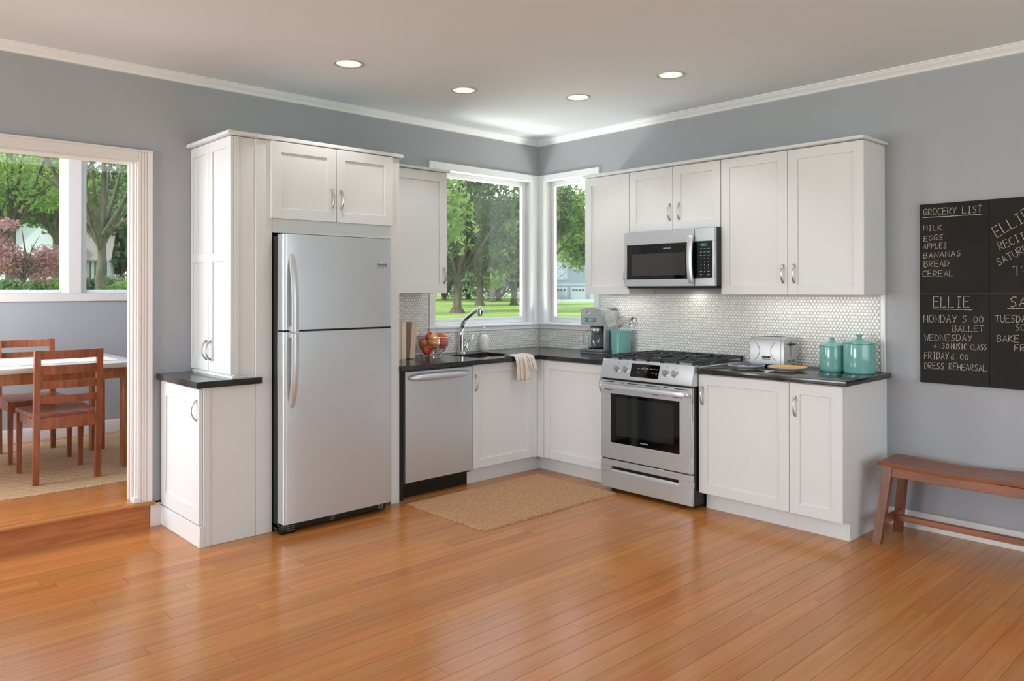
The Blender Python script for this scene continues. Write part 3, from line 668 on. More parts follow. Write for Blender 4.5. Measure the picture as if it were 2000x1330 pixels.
# cooktop, burners, grates
obj('cooktop', MB().box(-.650, -.012, RY0, RY1, .912, .922, .003), M_steelv, rg); obj('cooktop_pan', MB().box(-.628, -.03, RY0 + .022, RY1 - .022, .918, .924, .003), M_black, rg)
BUR = [(-.50, -1.50, .042), (-.50, -1.88, .050), (-.19, -1.50, .036), (-.19, -1.88, .036), (-.345, -1.69, .040)]
for x, y, r in BUR:
    b = obj('burner', MB().lathe([(r + .016, 0), (r + .012, .008), (r, .010), (r, .014)], (x, y, .922), 24), M_silver, rg)
    obj('burner_cap', MB().lathe([(r - .002, .0), (r, .003), (r - .002, .008), (r * .6, .010), (0, .010)], (x, y, .936), 24), M_iron, b)
def grate(y0, y1, centers):
    g = MB(); zt, zb, w = .960, .946, .0065
    def bar(xa, ya, xb, yb, z0=zb, z1=zt, ww=w):
        d = Vector((xb - xa, yb - ya, 0)); L = d.length; nn = Vector((-d.y, d.x, 0)) / L * ww
        a, b = Vector((xa, ya, 0)), Vector((xb, yb, 0))
        g.hexa([(a + nn) + Vector((0, 0, z0)), (a - nn) + Vector((0, 0, z0)), (b - nn) + Vector((0, 0, z0)), (b + nn) + Vector((0, 0, z0))],
               [(a + nn * .7) + Vector((0, 0, z1)), (a - nn * .7) + Vector((0, 0, z1)), (b - nn * .7) + Vector((0, 0, z1)), (b + nn * .7) + Vector((0, 0, z1))])
    X0, X1 = -.640, -.045
    bar(X0, y0, X1, y0); bar(X0, y1, X1, y1); bar(X0, y0, X0, y1); bar(X1, y0, X1, y1); bar((X0 + X1) / 2, y0, (X0 + X1) / 2, y1)
    for cx, cy in centers:
        for a in (0, 90, 180, 270):
            ca, sa_ = math.cos(R(a)), math.sin(R(a)); ex = cx + ca * .15; ey = cy + sa_ * .15
            ex = min(max(ex, X0), X1); ey = min(max(ey, y0), y1); bar(cx + ca * .022, cy + sa_ * .022, ex, ey, zb + .002, zt + .004, .005)
        for a in (45, 135, 225, 315):
            ca, sa_ = math.cos(R(a)), math.sin(R(a)); ex = min(max(cx + ca * .14, X0), X1); ey = min(max(cy + sa_ * .14, y0), y1)
            bar(cx + ca * .045, cy + sa_ * .045, ex, ey, zb + .002, zt + .003, .0045)
    nleg = 3
    for i in range(nleg):
        yy = y0 + (y1 - y0) * i / (nleg - 1)
        for xx in (X0, X1): g.box(xx - .010, xx + .010, yy - .008, yy + .008, .921, zt + .002, .002)
    return obj('grate', g, M_iron, rg, smooth=False)
grate(RY0 + .020, RY0 + .262, [(-.50, -1.93 + .03), (-.19, -1.90)]); grate(RY0 + .268, RY1 - .268, [(-.345, -1.69)]); grate(RY1 - .262, RY1 - .020, [(-.50, -1.47), (-.19, -1.47)])

# ------------------------------------------------------------ microwave
MX = -.402; my0, my1, mz0, mz1 = -2.056, -1.294, 1.447, 1.842
mw = thing('microwave_oven', 'stainless steel microwave with black window mounted over the range', 'microwave', (-.2, (my0 + my1) / 2, mz0))
obj('body', MB().box(-.376, -.012, my0 + .002, my1 - .002, mz0 + .0, mz1 + .003, .003), M_black, mw)
obj('bottom_plate', MB().box(-.385, -.03, my0 + .01, my1 - .01, mz0 - .014, mz0 + .001, .004), M_blackm, mw)
SM = -1.898
md = MB(); md.box(MX, -.374, SM + .002, my1, mz0, 1.499, .003).box(MX, -.374, SM + .002, my1, 1.749, mz1, .003).box(MX, -.374, -1.318, my1, 1.498, 1.750, .003)
md = obj('door', md, M_steel, mw)
obj('door_glass', MB().box(MX + .002, -.378, SM + .003, -1.3155, 1.496, 1.751), M_glassb, md)
obj('window', MB().box(MX + .0010, MX + .004, -1.825, -1.362, 1.526, 1.682), M_microwin, md)
lettering('FRIGIDAIRE', .0125, M_print, frameX(MX + .0015, -1.672, 1.715), mw)
cp = MB(); cp.box(MX, -.374, my0, SM - .002, mz0, 1.502, .003).box(MX, -.374, my0, SM - .002, 1.751, mz1, .003).box(MX, -.374, my0, -2.038, 1.5, 1.752, .003)
cp = obj('control_panel', cp, M_steel, mw)
obj('keypad_glass', MB().box(MX + .001, -.378, -2.0395, SM - .003, 1.500, 1.753), M_glassb, cp)
lettering('10:21', .026, M_green, frameX(MX + .0004, -1.974, 1.727), mw, name='clock_digits')
rows = [('OFF', 'ADD', 'COOK'), ('POP', 'VEG', 'MENU'), ('SOFT', 'MELT', 'WARM'), ('10', 'LVL', '30'), ('1', '2', '3'), ('4', '5', '6'), ('7', '8', '9'), ('STOP', '0', 'START'), ('FAN', '', 'LAMP')]
for i, rw in enumerate(rows):
    for j, t in enumerate(rw):
        if t: lettering(t, .0125 if len(t) == 1 else .0085, M_print, frameX(MX + .0004, -1.951 - j * .029, 1.699 - i * .0218), mw, name='key_print', ext=.0002)
hm = MB(); n = 22; rings = []; yc = -1.882
for i in range(n + 1):
    t = i / n; z = 1.462 + t * .340; o = .012 + .030 * math.sin(PI * t) ** .5; hw = .0205
    rings.append([hm.bm.verts.new((MX - o + a, yc + b, z)) for a, b in ((.012, -hw), (.002, -hw), (-.003, -hw * .5), (-.004, hw * .5), (.002, hw), (.012, hw))])
for A, B in zip(rings, rings[1:]):
    for j in range(6): hm.bm.faces.new((A[j], A[(j + 1) % 6], B[(j + 1) % 6], B[j]))
hm.bm.faces.new(rings[0]); hm.bm.faces.new(list(reversed(rings[-1])))
hm.box(MX - .02, MX + .002, yc - .014, yc + .014, 1.463, 1.478).box(MX - .02, MX + .002, yc - .014, yc + .014, 1.786, 1.801)
obj('handle', hm, M_steelv, md, ang=60)

# ------------------------------------------------------------ faucet, dispenser, fruit, books, towel
fx, fy, z0 = -.957, -.075, .914
fc = thing('faucet', 'chrome kitchen faucet rising from the worktop behind the sink', 'faucet', (fx, fy, z0))
obj('base', MB().lathe([(.033, 0), (.031, .006), (.027, .012), (.026, .02)], (fx, fy, z0), 24), M_chrome, fc)
path = [(fx, fy, z0 + .0)] + [(fx, fy, z0 + .05 * k) for k in (1, 2, 3, 4)] + [(fx + .001, fy - .008, 1.150), (fx + .003, fy - .028, 1.178), (fx + .008, fy - .062, 1.205), (fx + .014, fy - .12, 1.240), (fx + .020, fy - .175, 1.268)]
obj('spout', MB().tube(path, [.025, .0245, .0235, .0225, .0205, .019, .0175, .0165, .0155, .015], 16), M_chrome, fc)
sx_, sy_ = fx + .022, fy - .200
obj('spray_head', MB().lathe([(.012, .0), (.021, .0), (.0225, .012), (.022, .045), (.019, .062), (.010, .072), (0, .074)], (sx_, sy_, 1.220), 20).lathe([(.011, -.004), (.013, 0)], (sx_, sy_, 1.22), 16), M_chrome, fc)
obj('spray_button', MB().box(sx_ - .007, sx_ + .007, sy_ - .026, sy_ - .018, 1.236, 1.262, .003), M_black, fc)
lv = MB(); lv.tube([(fx + .018, fy, .965), (fx + .034, fy - .002, .985), (fx + .062, fy - .004, 1.022)], [.017, .020, .019], 14); lv.tube([(fx + .056, fy - .004, 1.014), (fx + .066, fy - .005, 1.03)], [.0205, .0195], 14)
lv = obj('lever_body', lv, M_chrome, fc)
loop = []
for i in range(24):
    a = 2 * PI * i / 24; u, v = .017 * math.sin(a), .072 * math.cos(a); loop.append((fx + .066 + u * .85 + v * .45, fy - .026, 1.012 + v * .89 - u * .45))
obj('lever_loop', MB().tube(loop, .0035, 8, closed=True, upv=(0, 1, 0)), M_chrome, lv)

dx, dy = -.722, -.085
sd = thing('soap_dispenser', 'white ceramic soap dispenser with chrome pump behind the sink', 'soap dispenser', (dx, dy, z0))
obj('bottle', MB().lathe([(.030, .006), (.037, .012), (.040, .03), (.0405, .09), (.038, .115), (.030, .132), (.016, .143), (.012, .146)], (dx, dy, z0), 28), M_white, sd)
obj('foot_ring', MB().lathe([(.034, 0), (.036, .003), (.034, .010), (.030, .011)], (dx, dy, z0), 28), M_chrome, sd)
pm = MB().lathe([(.013, .143), (.0135, .153), (.008, .157), (.0045, .160), (.0045, .190), (.009, .192), (.0095, .200), (.006, .204), (0, .205)], (dx, dy, z0), 18)
pm.tube([(dx, dy, z0 + .196), (dx - .012, dy - .014, z0 + .199), (dx - .026, dy - .030, z0 + .192)], [.005, .0045, .0035], 8); obj('pump', pm, M_chrome, sd)

bx, by = -1.340, -.200
fbw = thing('fruit_bowl', 'wire fruit bowl on the worktop beside the books', 'bowl', (bx, by, z0))
wr = MB()
for i in range(12):
    t = i / 11; r = .062 + (.138 - .062) * (t ** .5); z = z0 + .036 + .118 * t ** 1.15
    wr.tube([(bx + r * math.cos(a), by + r * math.sin(a), z) for a in [2 * PI * k / 36 for k in range(36)]], (.0017 if i < 11 else .0034), 5, closed=True)
obj('wire_rings', wr, M_wire, fbw)
ri = MB()
for k in range(8):
    a = 2 * PI * k / 8 + .3; ri.tube([(bx + (.062 + .076 * t ** .5) * math.cos(a), by + (.062 + .076 * t ** .5) * math.sin(a), z0 + .034 + .118 * t ** 1.15) for t in (0, .15, .35, .6, .8, 1)], .0016, 5)
    ri.tube([(bx + .062 * math.cos(a), by + .062 * math.sin(a), z0 + .036), (bx + .05 * math.cos(a), by + .05 * math.sin(a), z0 + .020), (bx + .072 * math.cos(a), by + .072 * math.sin(a), z0 + .003)], .0018, 5)
for r, z in ((.072, .0025), (.066, .010), (.056, .018)): ri.tube([(bx + r * math.cos(a), by + r * math.sin(a), z0 + z) for a in [2 * PI * k / 36 for k in range(36)]], .0020, 5, closed=True)
ri.tube([(bx - .062, by, z0 + .036), (bx + .062, by, z0 + .036)], .0016, 5); ri.tube([(bx, by - .062, z0 + .036), (bx, by + .062, z0 + .036)], .0016, 5)
obj('wire_stand', ri, M_wire, fbw)
aprof = [(.0, .012), (.012, .003), (.022, .0), (.032, .010), (.0385, .028), (.0395, .043), (.035, .060), (.024, .070), (.012, .071), (.004, .064), (0, .062)]
# local frame of the fruit: right r=(cos yaw,-sin yaw), towards the camera f
ry, rX = Vector((math.cos(YAW), -math.sin(YAW), 0)), Vector((-math.sin(YAW), -math.cos(YAW), 0))
AP = [(-.078, .002, .066, 1.10, 'orange yellow apple at the left side of the wire bowl'), (-.035, .050, .032, .98, 'small orange apple lowest in front in the wire bowl'), (.024, .050, .080, 1.18, 'large red and yellow apple in the middle front of the bowl'),
      (-.010, -.022, .110, 1.12, 'bright red apple on top of the pile in the bowl'), (.074, -.006, .070, 1.08, 'pink red apple low at the right side of the bowl'), (.060, -.066, .112, 1.0, 'pinkish apple high at the back right of the bowl'), (-.020, -.058, .050, .9, 'apple half hidden at the back of the bowl')]
ap0 = None
for r_, f_, z_, s_, lab in AP:
    p = Vector((bx, by, z0 + z_ - .004)) + ry * r_ + rX * f_
    if ap0 is None:
        a_ = MB().lathe(aprof, (0, 0, 0), 20); a = obj('apple', a_, M_apple); obj('stem', MB().tube([(0, 0, .060), (.003, .001, .080)], [.0014, .002], 6), M_stem, a, local=True); ap0 = a
    else: a = copy_tree(ap0)
    a.location = p; a.scale = (s_, s_, s_); a.rotation_euler = (random.uniform(-.5, .5), random.uniform(-.4, .4), random.uniform(0, 6)); tag(a, lab, 'apple', 'apples in the wire bowl')

def book(x0, x1, top, mt, label, lean=0, dep=.17, y0=-.225):
    b = thing('book', label, 'book', ((x0 + x1) / 2, y0 + dep / 2, z0), 0, 'books beside the fruit bowl')
    cov = MB(); h = top - z0; w = x1 - x0; cx = (x0 + x1) / 2
    cov.box(cx - w / 2, cx - w / 2 + .003, y0, y0 + dep, z0, top, .001).box(cx + w / 2 - .003, cx + w / 2, y0, y0 + dep, z0, top, .001).box(cx - w / 2, cx + w / 2, y0 - .001, y0 + .004, z0, top, .0012)
    pg = MB(); pg.box(cx - w / 2 + .003, cx + w / 2 - .003, y0 + .004, y0 + dep - .004, z0 + .003, top - .004)
    for m_ in (cov, pg):
        if lean: bmesh.ops.transform(m_.bm, matrix=Matrix.Translation((x1, 0, z0)) @ Matrix.Rotation(-lean, 4, 'Y') @ Matrix.Translation((-x1, 0, -z0)), verts=m_.bm.verts)
    cv = obj('cover', cov, mt, b); obj('pages', pg, M_paper, b); return b
book(-1.746, -1.706, 1.192, M_coverB, 'cream book standing against the refrigerator panel')
book(-1.704, -1.650, 1.206, M_coverA, 'tallest sand coloured book second from the refrigerator panel')
book(-1.647, -1.606, 1.190, M_coverB, 'slim cream book in the middle of the standing row')
book(-1.575, -1.530, 1.184, M_coverC, 'rose beige book leaning at the bowl end of the row', lean=-.085)

# dish towel: one folded sheet lying over the worktop edge
nu, nv = 64, 40; tw = MB(); grid = []
M_towel = mat('striped_towel', rough=.95, spec=.05)
for j in range(nv + 1):
    row = []
    for i in range(nu + 1):
        u, v = i / nu, j / nv
        left = u < .46
        ldrop = .178 if left else .178 - .075 * min(1, (u - .46) / .08) + .02 * (u - .54)
        # path: on top from y=-.535 to -.636, then round the edge and down
        top_len = .115; s = v * (top_len + ldrop)
        x = -.897 + u * .195 - .012
        if s < top_len: y = -.640 + (top_len - s); z = .9175 + .006 * math.sin(PI * min(1, s / top_len)); dn = 0
        else:
            dn = s - top_len; y = -.645 - .008 * min(1, dn / .02); z = .9165 - dn
            if dn < .012: y = -.640 - .010 * (dn / .012); z = .9185 - .004 * (dn / .012) - dn * .6
        amp = .014 * min(1, max(0, dn) / .08)
        x += (dn * (.32 if not left else .05)) + (.0 if v > .3 else .012 * (.3 - v) * math.sin(3 * u))
        y -= amp * (.5 + .5 * math.sin(u * 30 + 1.2)) + (.010 * min(1, dn / .05) if abs(u - .50) < .08 else 0)
        x += .006 * math.sin(u * 30 + 2.5) * min(1, dn / .08)
        if s < top_len: z += .004 * (.5 + .5 * math.sin(u * 22)) ; y += .02 * math.sin(u * 9) * (1 - s / top_len); 
        row.append(tw.bm.verts.new((x, y, z)))
    grid.append(row)
uvl = tw.bm.loops.layers.uv.new('uv')
for j in range(nv):
    for i in range(nu):
        fc_ = tw.bm.faces.new((grid[j][i], grid[j][i + 1], grid[j + 1][i + 1], grid[j + 1][i]))
        for lp, (a, b) in zip(fc_.loops, ((i, j), (i + 1, j), (i + 1, j + 1), (i, j + 1))): lp[uvl].uv = (a / nu, b / nv)
un = N(M_towel, 'ShaderNodeUVMap'); sp = N(M_towel, 'ShaderNodeSeparateXYZ'); LK(M_towel, un.outputs[0], sp.inputs[0])
rp = N(M_towel, 'ShaderNodeValToRGB'); rp.color_ramp.interpolation = 'CONSTANT'; LK(M_towel, sp.outputs[0], rp.inputs[0]); LK(M_towel, rp.outputs[0], bsdf(M_towel).inputs['Base Color'])
e0 = rp.color_ramp.elements; e0[0].color = srgb(236, 228, 220); e0[0].position = 0; e0[1].position = .97; e0[1].color = srgb(240, 232, 224)
for p, c_ in ((.05, (176, 158, 152)), (.08, (238, 230, 222)), (.16, (200, 176, 164)), (.21, (234, 224, 212)), (.27, (214, 196, 160)), (.30, (236, 226, 218)), (.37, (190, 168, 160)), (.42, (238, 230, 222)), (.52, (206, 184, 172)), (.56, (238, 230, 222)), (.62, (162, 148, 142)), (.67, (240, 234, 228)), (.78, (184, 170, 162)), (.81, (240, 234, 228)), (.88, (172, 158, 150)), (.91, (240, 234, 228))):
    q = e0.new(p); q.color = srgb(*c_)
tv = obj('dish_towel', tw, M_towel, ang=80); tag(tv, 'striped white and beige dish towel hanging over the worktop edge', 'towel')
so = tv.modifiers.new('thick', 'SOLIDIFY'); so.thickness = .003; so.offset = 1

# ------------------------------------------------------------ coffee maker, crock with utensils
cy0, cy1, cx0, cx1 = -.935, -.728, -.245, -.045
cm = thing('coffee_maker', 'silver drip coffee maker with glass carafe in the worktop corner', 'coffee maker', ((cx0 + cx1) / 2, (cy0 + cy1) / 2, z0))
obj('base', MB().box(cx0 - .01, cx1 + .015, cy0 - .02, cy1 + .01, z0, .928, .006, 2).box(cx0 - .006, cx1 + .01, cy0 - .015, cy1 + .006, .930, .952, .006, 2), M_greydark, cm)
obj('tower', MB().box(-.130, cx1 + .015, cy0, cy1, .950, 1.262, .006, 2), M_silver, cm)
obj('side_shell', MB().box(-.205, cx1 + .01, cy0 - .006, cy0 + .008, .954, 1.14, .004), M_silver, cm)
hd = MB(); pts = []
for i in range(9):
    t = i / 8; pts.append((cy0 - .004 + (cy1 - cy0 + .008) * t, 1.262 + .022 * math.sin(PI * t)))
poly = [(cy1 + .004, 1.140), (cy0 - .004, 1.140)] + pts
obj('brew_head', hd.prism(poly, 'x', cx0, -.12), M_silver, cm)
obj('lid', MB().box(-.125, cx1 + .012, cy0 - .002, cy1 + .002, 1.262, 1.276, .005), M_greydark, cm)
obj('badge', MB().box(cx0 - .003, cx0 + .001, -.842, -.784, 1.226, 1.256, .002), M_chrome, cm)
obj('button_panel', MB().box(cx0 - .002, cx0 + .001, -.882, -.762, 1.170, 1.200, .001), M_greydark, cm)
obj('screen', MB().box(cx0 - .003, cx0, -.842, -.806, 1.173, 1.197), M_lcd, cm)
for y in (-.776, -.860): obj('button', MB().lathe([(.006, 0), (.006, -.002), (0, -.0025)], (cx0 - .002, y, 1.185), 12, axis='x'), M_print, cm)
obj('hot_plate', MB().lathe([(.060, 0), (.060, .004), (.0, .004)], (-.185, -.832, .952), 28), M_black, cm)
obj('rear_panel', MB().box(-.134, -.128, cy0 + .01, cy1 - .004, .955, 1.14), M_greydark, cm)
cp_ = thing('carafe', 'glass coffee carafe inside the coffee maker', 'carafe', (-.185, -.832, .957))
obj('glass', MB().lathe([(.05, .0), (.060, .004), (.066, .03), (.064, .07), (.052, .115), (.046, .14), (.048, .155), (.0465, .155), (.0445, .14), (.0505, .114), (.0625, .07), (.0645, .03), (.058, .006), (0, .004)], (-.185, -.832, .957), 32, cap=False), M_clear, cp_)
obj('collar', MB().lathe([(.0475, .138), (.051, .140), (.051, .158), (.048, .160)], (-.185, -.832, .957), 28), M_silver, cp_)
obj('lid', MB().lathe([(.047, .157), (.044, .168), (0, .170)], (-.185, -.832, .957), 24), M_greydark, cp_)
obj('handle', MB().tube([(-.230, -.800, 1.100), (-.262, -.778, 1.098), (-.268, -.774, 1.05), (-.262, -.778, .995), (-.246, -.790, .980)], .008, 10), M_silver, cp_)

kx, ky = -.120, -1.035
ck = thing('utensil_crock', 'tall teal ceramic crock of utensils left of the range', 'crock', (kx, ky, z0))
obj('pot', MB().lathe([(.070, 0), (.074, .004), (.0775, .06), (.081, .178), (.0835, .180), (.084, .190), (.080, .192), (.077, .186), (.073, .06), (.068, .010), (0, .010)], (kx, ky, z0), 40), M_teal, ck)
def utensil(name, label, off, tip, build, mt=M_handle):
    b = Vector((kx, ky, z0 + .012)) + ry * off[0] + rX * off[1]; t_ = Vector((kx, ky, z0)) + ry * tip[0] + rX * tip[1] + Vector((0, 0, tip[2]))
    u = thing(name, label, 'utensil', b, 0, 'utensils in the teal crock'); d = (t_ - b).normalized()
    obj('handle', MB().tube([b, b + (t_ - b) * .5, t_], [.0035, .003, .0032], 8), M_handle, u)
    up = d; rt = (ry - d * ry.dot(d)).normalized(); fw = rt.cross(up)
    M = Matrix(((rt.x, up.x, fw.x, t_.x), (rt.y, up.y, fw.y, t_.y), (rt.z, up.z, fw.z, t_.z), (0, 0, 0, 1)))
    mb = MB(); build(mb); bmesh.ops.transform(mb.bm, matrix=M, verts=mb.bm.verts); obj('head', mb, mt, u); return u
def spat(mb):
    for x in (-.031, -.0155, 0, .0155, .031): mb.box(x - .0045, x + .0045, .02, .085, -.001, .001)
    mb.box(-.0355, .0355, .0, .022, -.001, .001, .0008).box(-.0355, .0355, .083, .108, -.001, .001, .0008)
def whisk(mb):
    for k in range(5):
        a = PI * k / 5; pts = []
        for i in range(19):
            t = i / 18 * 2 - 1; w = .032 * math.cos(PI / 2 * abs(t) ** 1.0) if False else .032 * math.sin(PI * (i / 18)) ** .0 * (1 if False else 1)
            ph = PI * i / 18; r = .032 * math.cos(ph) * (1 if True else 0); h = .095 * math.sin(ph) ** .7
            r *= (.25 + .75 * math.sin(ph) ** .5)
            pts.append((r * math.cos(a), h, r * math.sin(a)))
        mb.tube(pts, .0016, 5)
def spoon(mb):
    for j in range(6):
        pass
    V = []; n = 16; rings = []
    for k in range(5):
        q = (k + 1) / 5; rings.append([mb.bm.verts.new((.024 * q * math.cos(2 * PI * i / n), .038 + .038 * q * math.sin(2 * PI * i / n), -.012 * (1 - q * q))) for i in range(n)])
    c0 = mb.bm.verts.new((0, .038, -.012))
    for i in range(n): mb.bm.faces.new((c0, rings[0][i], rings[0][(i + 1) % n]))
    for A, B in zip(rings, rings[1:]):
        for i in range(n): mb.bm.faces.new((A[i], A[(i + 1) % n], B[(i + 1) % n], B[i]))
utensil('spatula', 'slotted grey spatula leaning left in the teal crock', (.02, .0), (-.064, .01, .225), spat, M_silver)
utensil('whisk', 'wire balloon whisk standing in the teal crock', (-.01, .0), (.000, -.0, .215), whisk, M_wire)
utensil('spoon', 'steel spoon leaning right in the teal crock', (-.03, .01), (.070, .0, .225), spoon, M_handle)
utensil('tongs', 'short thin steel handle between spatula and whisk', (.03, .02), (-.028, .02, .215), lambda mb: mb.tube([(0, 0, 0), (0, .03, 0)], [.003, .0045], 8), M_wire)

# ------------------------------------------------------------ toaster, plates, canisters
tx0, tx1, ty0, ty1 = -.245, -.065, -2.462, -2.228
ts = thing('toaster', 'silver toaster against the tiled wall beside the plates', 'toaster', ((tx0 + tx1) / 2, (ty0 + ty1) / 2, z0))
prof = [(tx0, .935), (tx0, 1.085), (tx0 + .008, 1.103), (tx0 + .028, 1.112), (tx1 - .028, 1.112), (tx1 - .008, 1.103), (tx1, 1.085), (tx1, .935)]
obj('shell', MB().prism(prof, 'y', ty0 + .022, ty1), M_silver, ts)
obj('end_cap', MB().prism([(a + (.004 if a < -.2 else -.004), b + (0 if b < 1 else -.004)) for a, b in prof], 'y', ty0, ty0 + .022), M_silver, ts)
obj('base', MB().box(tx0 + .012, tx1 - .012, ty0 + .01, ty1 - .008, z0 + .008, .937, .004), M_black, ts)
for x in (tx0 + .03, tx1 - .03):
    for y in (ty0 + .03, ty1 - .03): obj('foot', MB().lathe([(.009, 0), (.009, .012)], (x, y, z0), 10), M_black, ts)
obj('slots', MB().box(-.195, -.172, ty0 + .05, ty1 - .03, 1.108, 1.1135).box(-.138, -.115, ty0 + .05, ty1 - .03, 1.108, 1.1135), M_black, ts)
ed = MB()
for sgn, yc in ((1, ty1 - .005), (-1, ty0 + .028)):
    arc = [(tx0 - .001, yc - sgn * (.062 * math.sin(PI * (k / 12)) ** .6), .95 + .145 * k / 12) for k in range(1, 12)]
    ed.tube(arc, .0022, 6)
obj('embossed_arcs', ed, M_silver, ts)
obj('badge', MB().box(tx0 - .002, tx0 + .001, -2.372, -2.312, .974, .990, .001).box(tx0 - .003, tx0 + .001, -2.372, -2.312, .966, .971, .001), M_chrome, ts)
obj('lever_slot', MB().box(-.152, -.148, ty0 - .0008, ty0 + .003, .985, 1.085), M_gap, ts)
obj('lever', MB().box(-.180, -.118, ty0 - .022, ty0 - .002, 1.060, 1.073, .004), M_black, ts)
obj('dial_plate', MB().box(-.195, -.150, ty0 - .001, ty0 + .002, .948, .966).box(-.140, -.095, ty0 - .001, ty0 + .002, .948, .966), M_greydark, ts)

def plate(x, y, r, label, inner):
    p = thing('plate', label, 'plate', (x, y, z0), 0, 'plates of cookies')
    obj('dish', MB().lathe([(r * .5, 0), (r * .52, .004), (r * .8, .012), (r, .025), (r * .995, .028), (r * .96, .027), (r * .78, .017), (r * .5, .010), (0, .009)], (x, y, z0), 40), M_plate, p)
    obj('glaze', MB().lathe([(r * .955, .0275), (r * .78, .0178), (r * .5, .0108), (0, .0098)], (x, y, z0), 40, cap=False), inner, p); return p
def cookie(x, y, z, r, label, mt=M_cookie, g='cookies on the plates'):
    c_ = MB().lathe([(r * .85, 0), (r, .003), (r * .95, .008), (r * .6, .011), (0, .012)], (0, 0, 0), 14)
    for v in c_.bm.verts: v.co.x *= 1 + .08 * math.sin(5 * v.co.y / r); v.co.z += .0008 * math.sin(9 * v.co.x / r)
    o = obj('cookie', c_, mt); o.location = (x, y, z); o.rotation_euler = (random.uniform(-.08, .08), random.uniform(-.08, .08), random.uniform(0, 6)); return tag(o, label, 'cookie', g)
P1, P2 = (-.425, -2.30), (-.355, -2.545)
plate(*P1, .115, 'blue glazed plate with cookies, nearer the range', M_plateblue)
plate(*P2, .118, 'yellow glazed plate with cookies, nearer the canisters', M_plateyel)
def off(P, a, b): v = Vector((P[0], P[1], 0)) + ry * a + rX * b; return v.x, v.y
cookie(*off(P1, -.045, .01), .926, .036, 'golden cookie at the left of the blue plate'); cookie(*off(P1, -.030, .045), .930, .028, 'smaller golden cookie on the rim side of the blue plate')
o = cookie(*off(P1, .028, .030), .926, .022, 'red candy cookie on the blue plate', M_red)
for k, (a, b, r_) in enumerate(((-.055, .01, .036), (.0, .045, .040), (.055, .015, .036), (.01, -.03, .038))): cookie(*off(P2, a, b), .925, r_, 'golden cookie lying on the yellow plate, ' + ('left end', 'front middle', 'right end', 'at the back')[k])
for k in range(10):
    pass

def canister(x, y, r, h, label):
    c_ = thing('canister', label, 'canister', (x, y, z0), 0, 'teal lidded canisters')
    obj('jar', MB().lathe([(r * .93, 0), (r * .97, .003), (r, .012), (r, h - .004), (r * .985, h), (0, h)], (x, y, z0), 48), M_teal, c_)
    ld = obj('lid', MB().lathe([(r * .99, h + .0005), (r * 1.035, h + .002), (r * 1.035, h + .008), (r * .97, h + .012), (r * .55, h + .024), (r * .22, h + .031), (r * .16, h + .033)], (x, y, z0), 48), M_teal, c_)
    obj('knob', MB().lathe([(r * .17, h + .031), (r * .15, h + .040), (r * .20, h + .048), (r * .27, h + .052), (r * .26, h + .056), (0, h + .058)], (x, y, z0), 24), M_teal, ld)
canister(-.150, -2.735, .0745, .155, 'smaller teal canister with knobbed lid beside the larger one')
canister(-.150, -2.902, .0905, .180, 'larger teal canister with knobbed lid at the worktop end')

# ------------------------------------------------------------ woven rug
def rug(name, label, x0, x1, y0, y1, z, nx_, ny_, amp, m, fray=.006, th=.008):
    mb = MB(); rr = random.Random(9); g = []
    ex = [rr.gauss(0, fray * .5) for _ in range(ny_ + 1)]; ey = [rr.gauss(0, fray * .5) for _ in range(nx_ + 1)]
    for j in range(ny_ + 1):
        row = []
        for i in range(nx_ + 1):
            x = x0 + (x1 - x0) * i / nx_; y = y0 + (y1 - y0) * j / ny_
            if i in (0, nx_): x += ex[j]
            if j in (0, ny_): y += ey[i]
            h = th + amp * (((i + (j // 2)) % 3 == 0) * .8 + ((j % 2) * .5)) + rr.random() * amp * .6 + amp * 1.6 * math.sin(i * 1.26 + j * .63)
            if i in (0, nx_) or j in (0, ny_): h = .001
            row.append(mb.bm.verts.new((x, y, z + max(h, .001))))
        g.append(row)
    for j in range(ny_):
        for i in range(nx_): mb.bm.faces.new((g[j][i], g[j][i + 1], g[j + 1][i + 1], g[j + 1][i]))
    r_ = thing(name, label, 'rug', ((x0 + x1) / 2, (y0 + y1) / 2, z)); obj('weave', mb, m, r_, ang=180); return r_
k1 = rug('jute_rug', 'woven jute rug on the kitchen floor before the sink', -1.925, -.705, -1.462, -.682, .0, 230, 130, .0019, M_jute, .012)
k2 = rug('sisal_rug', 'large sisal rug under the dining table', -5.6, -2.45, .607, 2.50, DZ, 260, 130, .001, M_sisal, .004, .006)
fr_ = MB(); rr = random.Random(4)
for k in range(520):
    x = -5.6 + 3.15 * rr.random(); fr_.tube([(x, .607, DZ + .004), (x + rr.gauss(0, .004), .595, DZ + .003), (x + rr.gauss(0, .006), .588 - .006 * rr.random(), DZ + .002)], .0016, 3)
obj('fringe', fr_, M_sisal, k2, kind='stuff')

# ------------------------------------------------------------ bench
B0, B1 = -3.112, -4.45
bn = thing('bench', 'brown wooden saddle bench against the grey wall under the chalkboard', 'bench', (-.28, -3.78, 0))
sb = MB(); n = 40; sec = []
for i in range(n + 1):
    t = i / n; y = B0 + (B1 - B0) * t; yy = (t * 2) % 1; dip = .016 * math.sin(PI * yy) ** 2 if 0 < t < 1 else 0
    ring = [(-.428, y, .434 - dip * .8), (-.430, y, .457 - dip * .9), (-.36, y, .457 - dip * 1.25 - .002), (-.285, y, .456 - dip * 1.35 - .003), (-.21, y, .457 - dip * 1.25 - .002), (-.140, y, .457 - dip * .9), (-.142, y, .434 - dip * .8), (-.285, y, .432 - dip)]
    sec.append([sb.bm.verts.new(p) for p in ring])
for A, B in zip(sec, sec[1:]):
    for j in range(8): sb.bm.faces.new((A[j], A[(j + 1) % 8], B[(j + 1) % 8], B[j]))
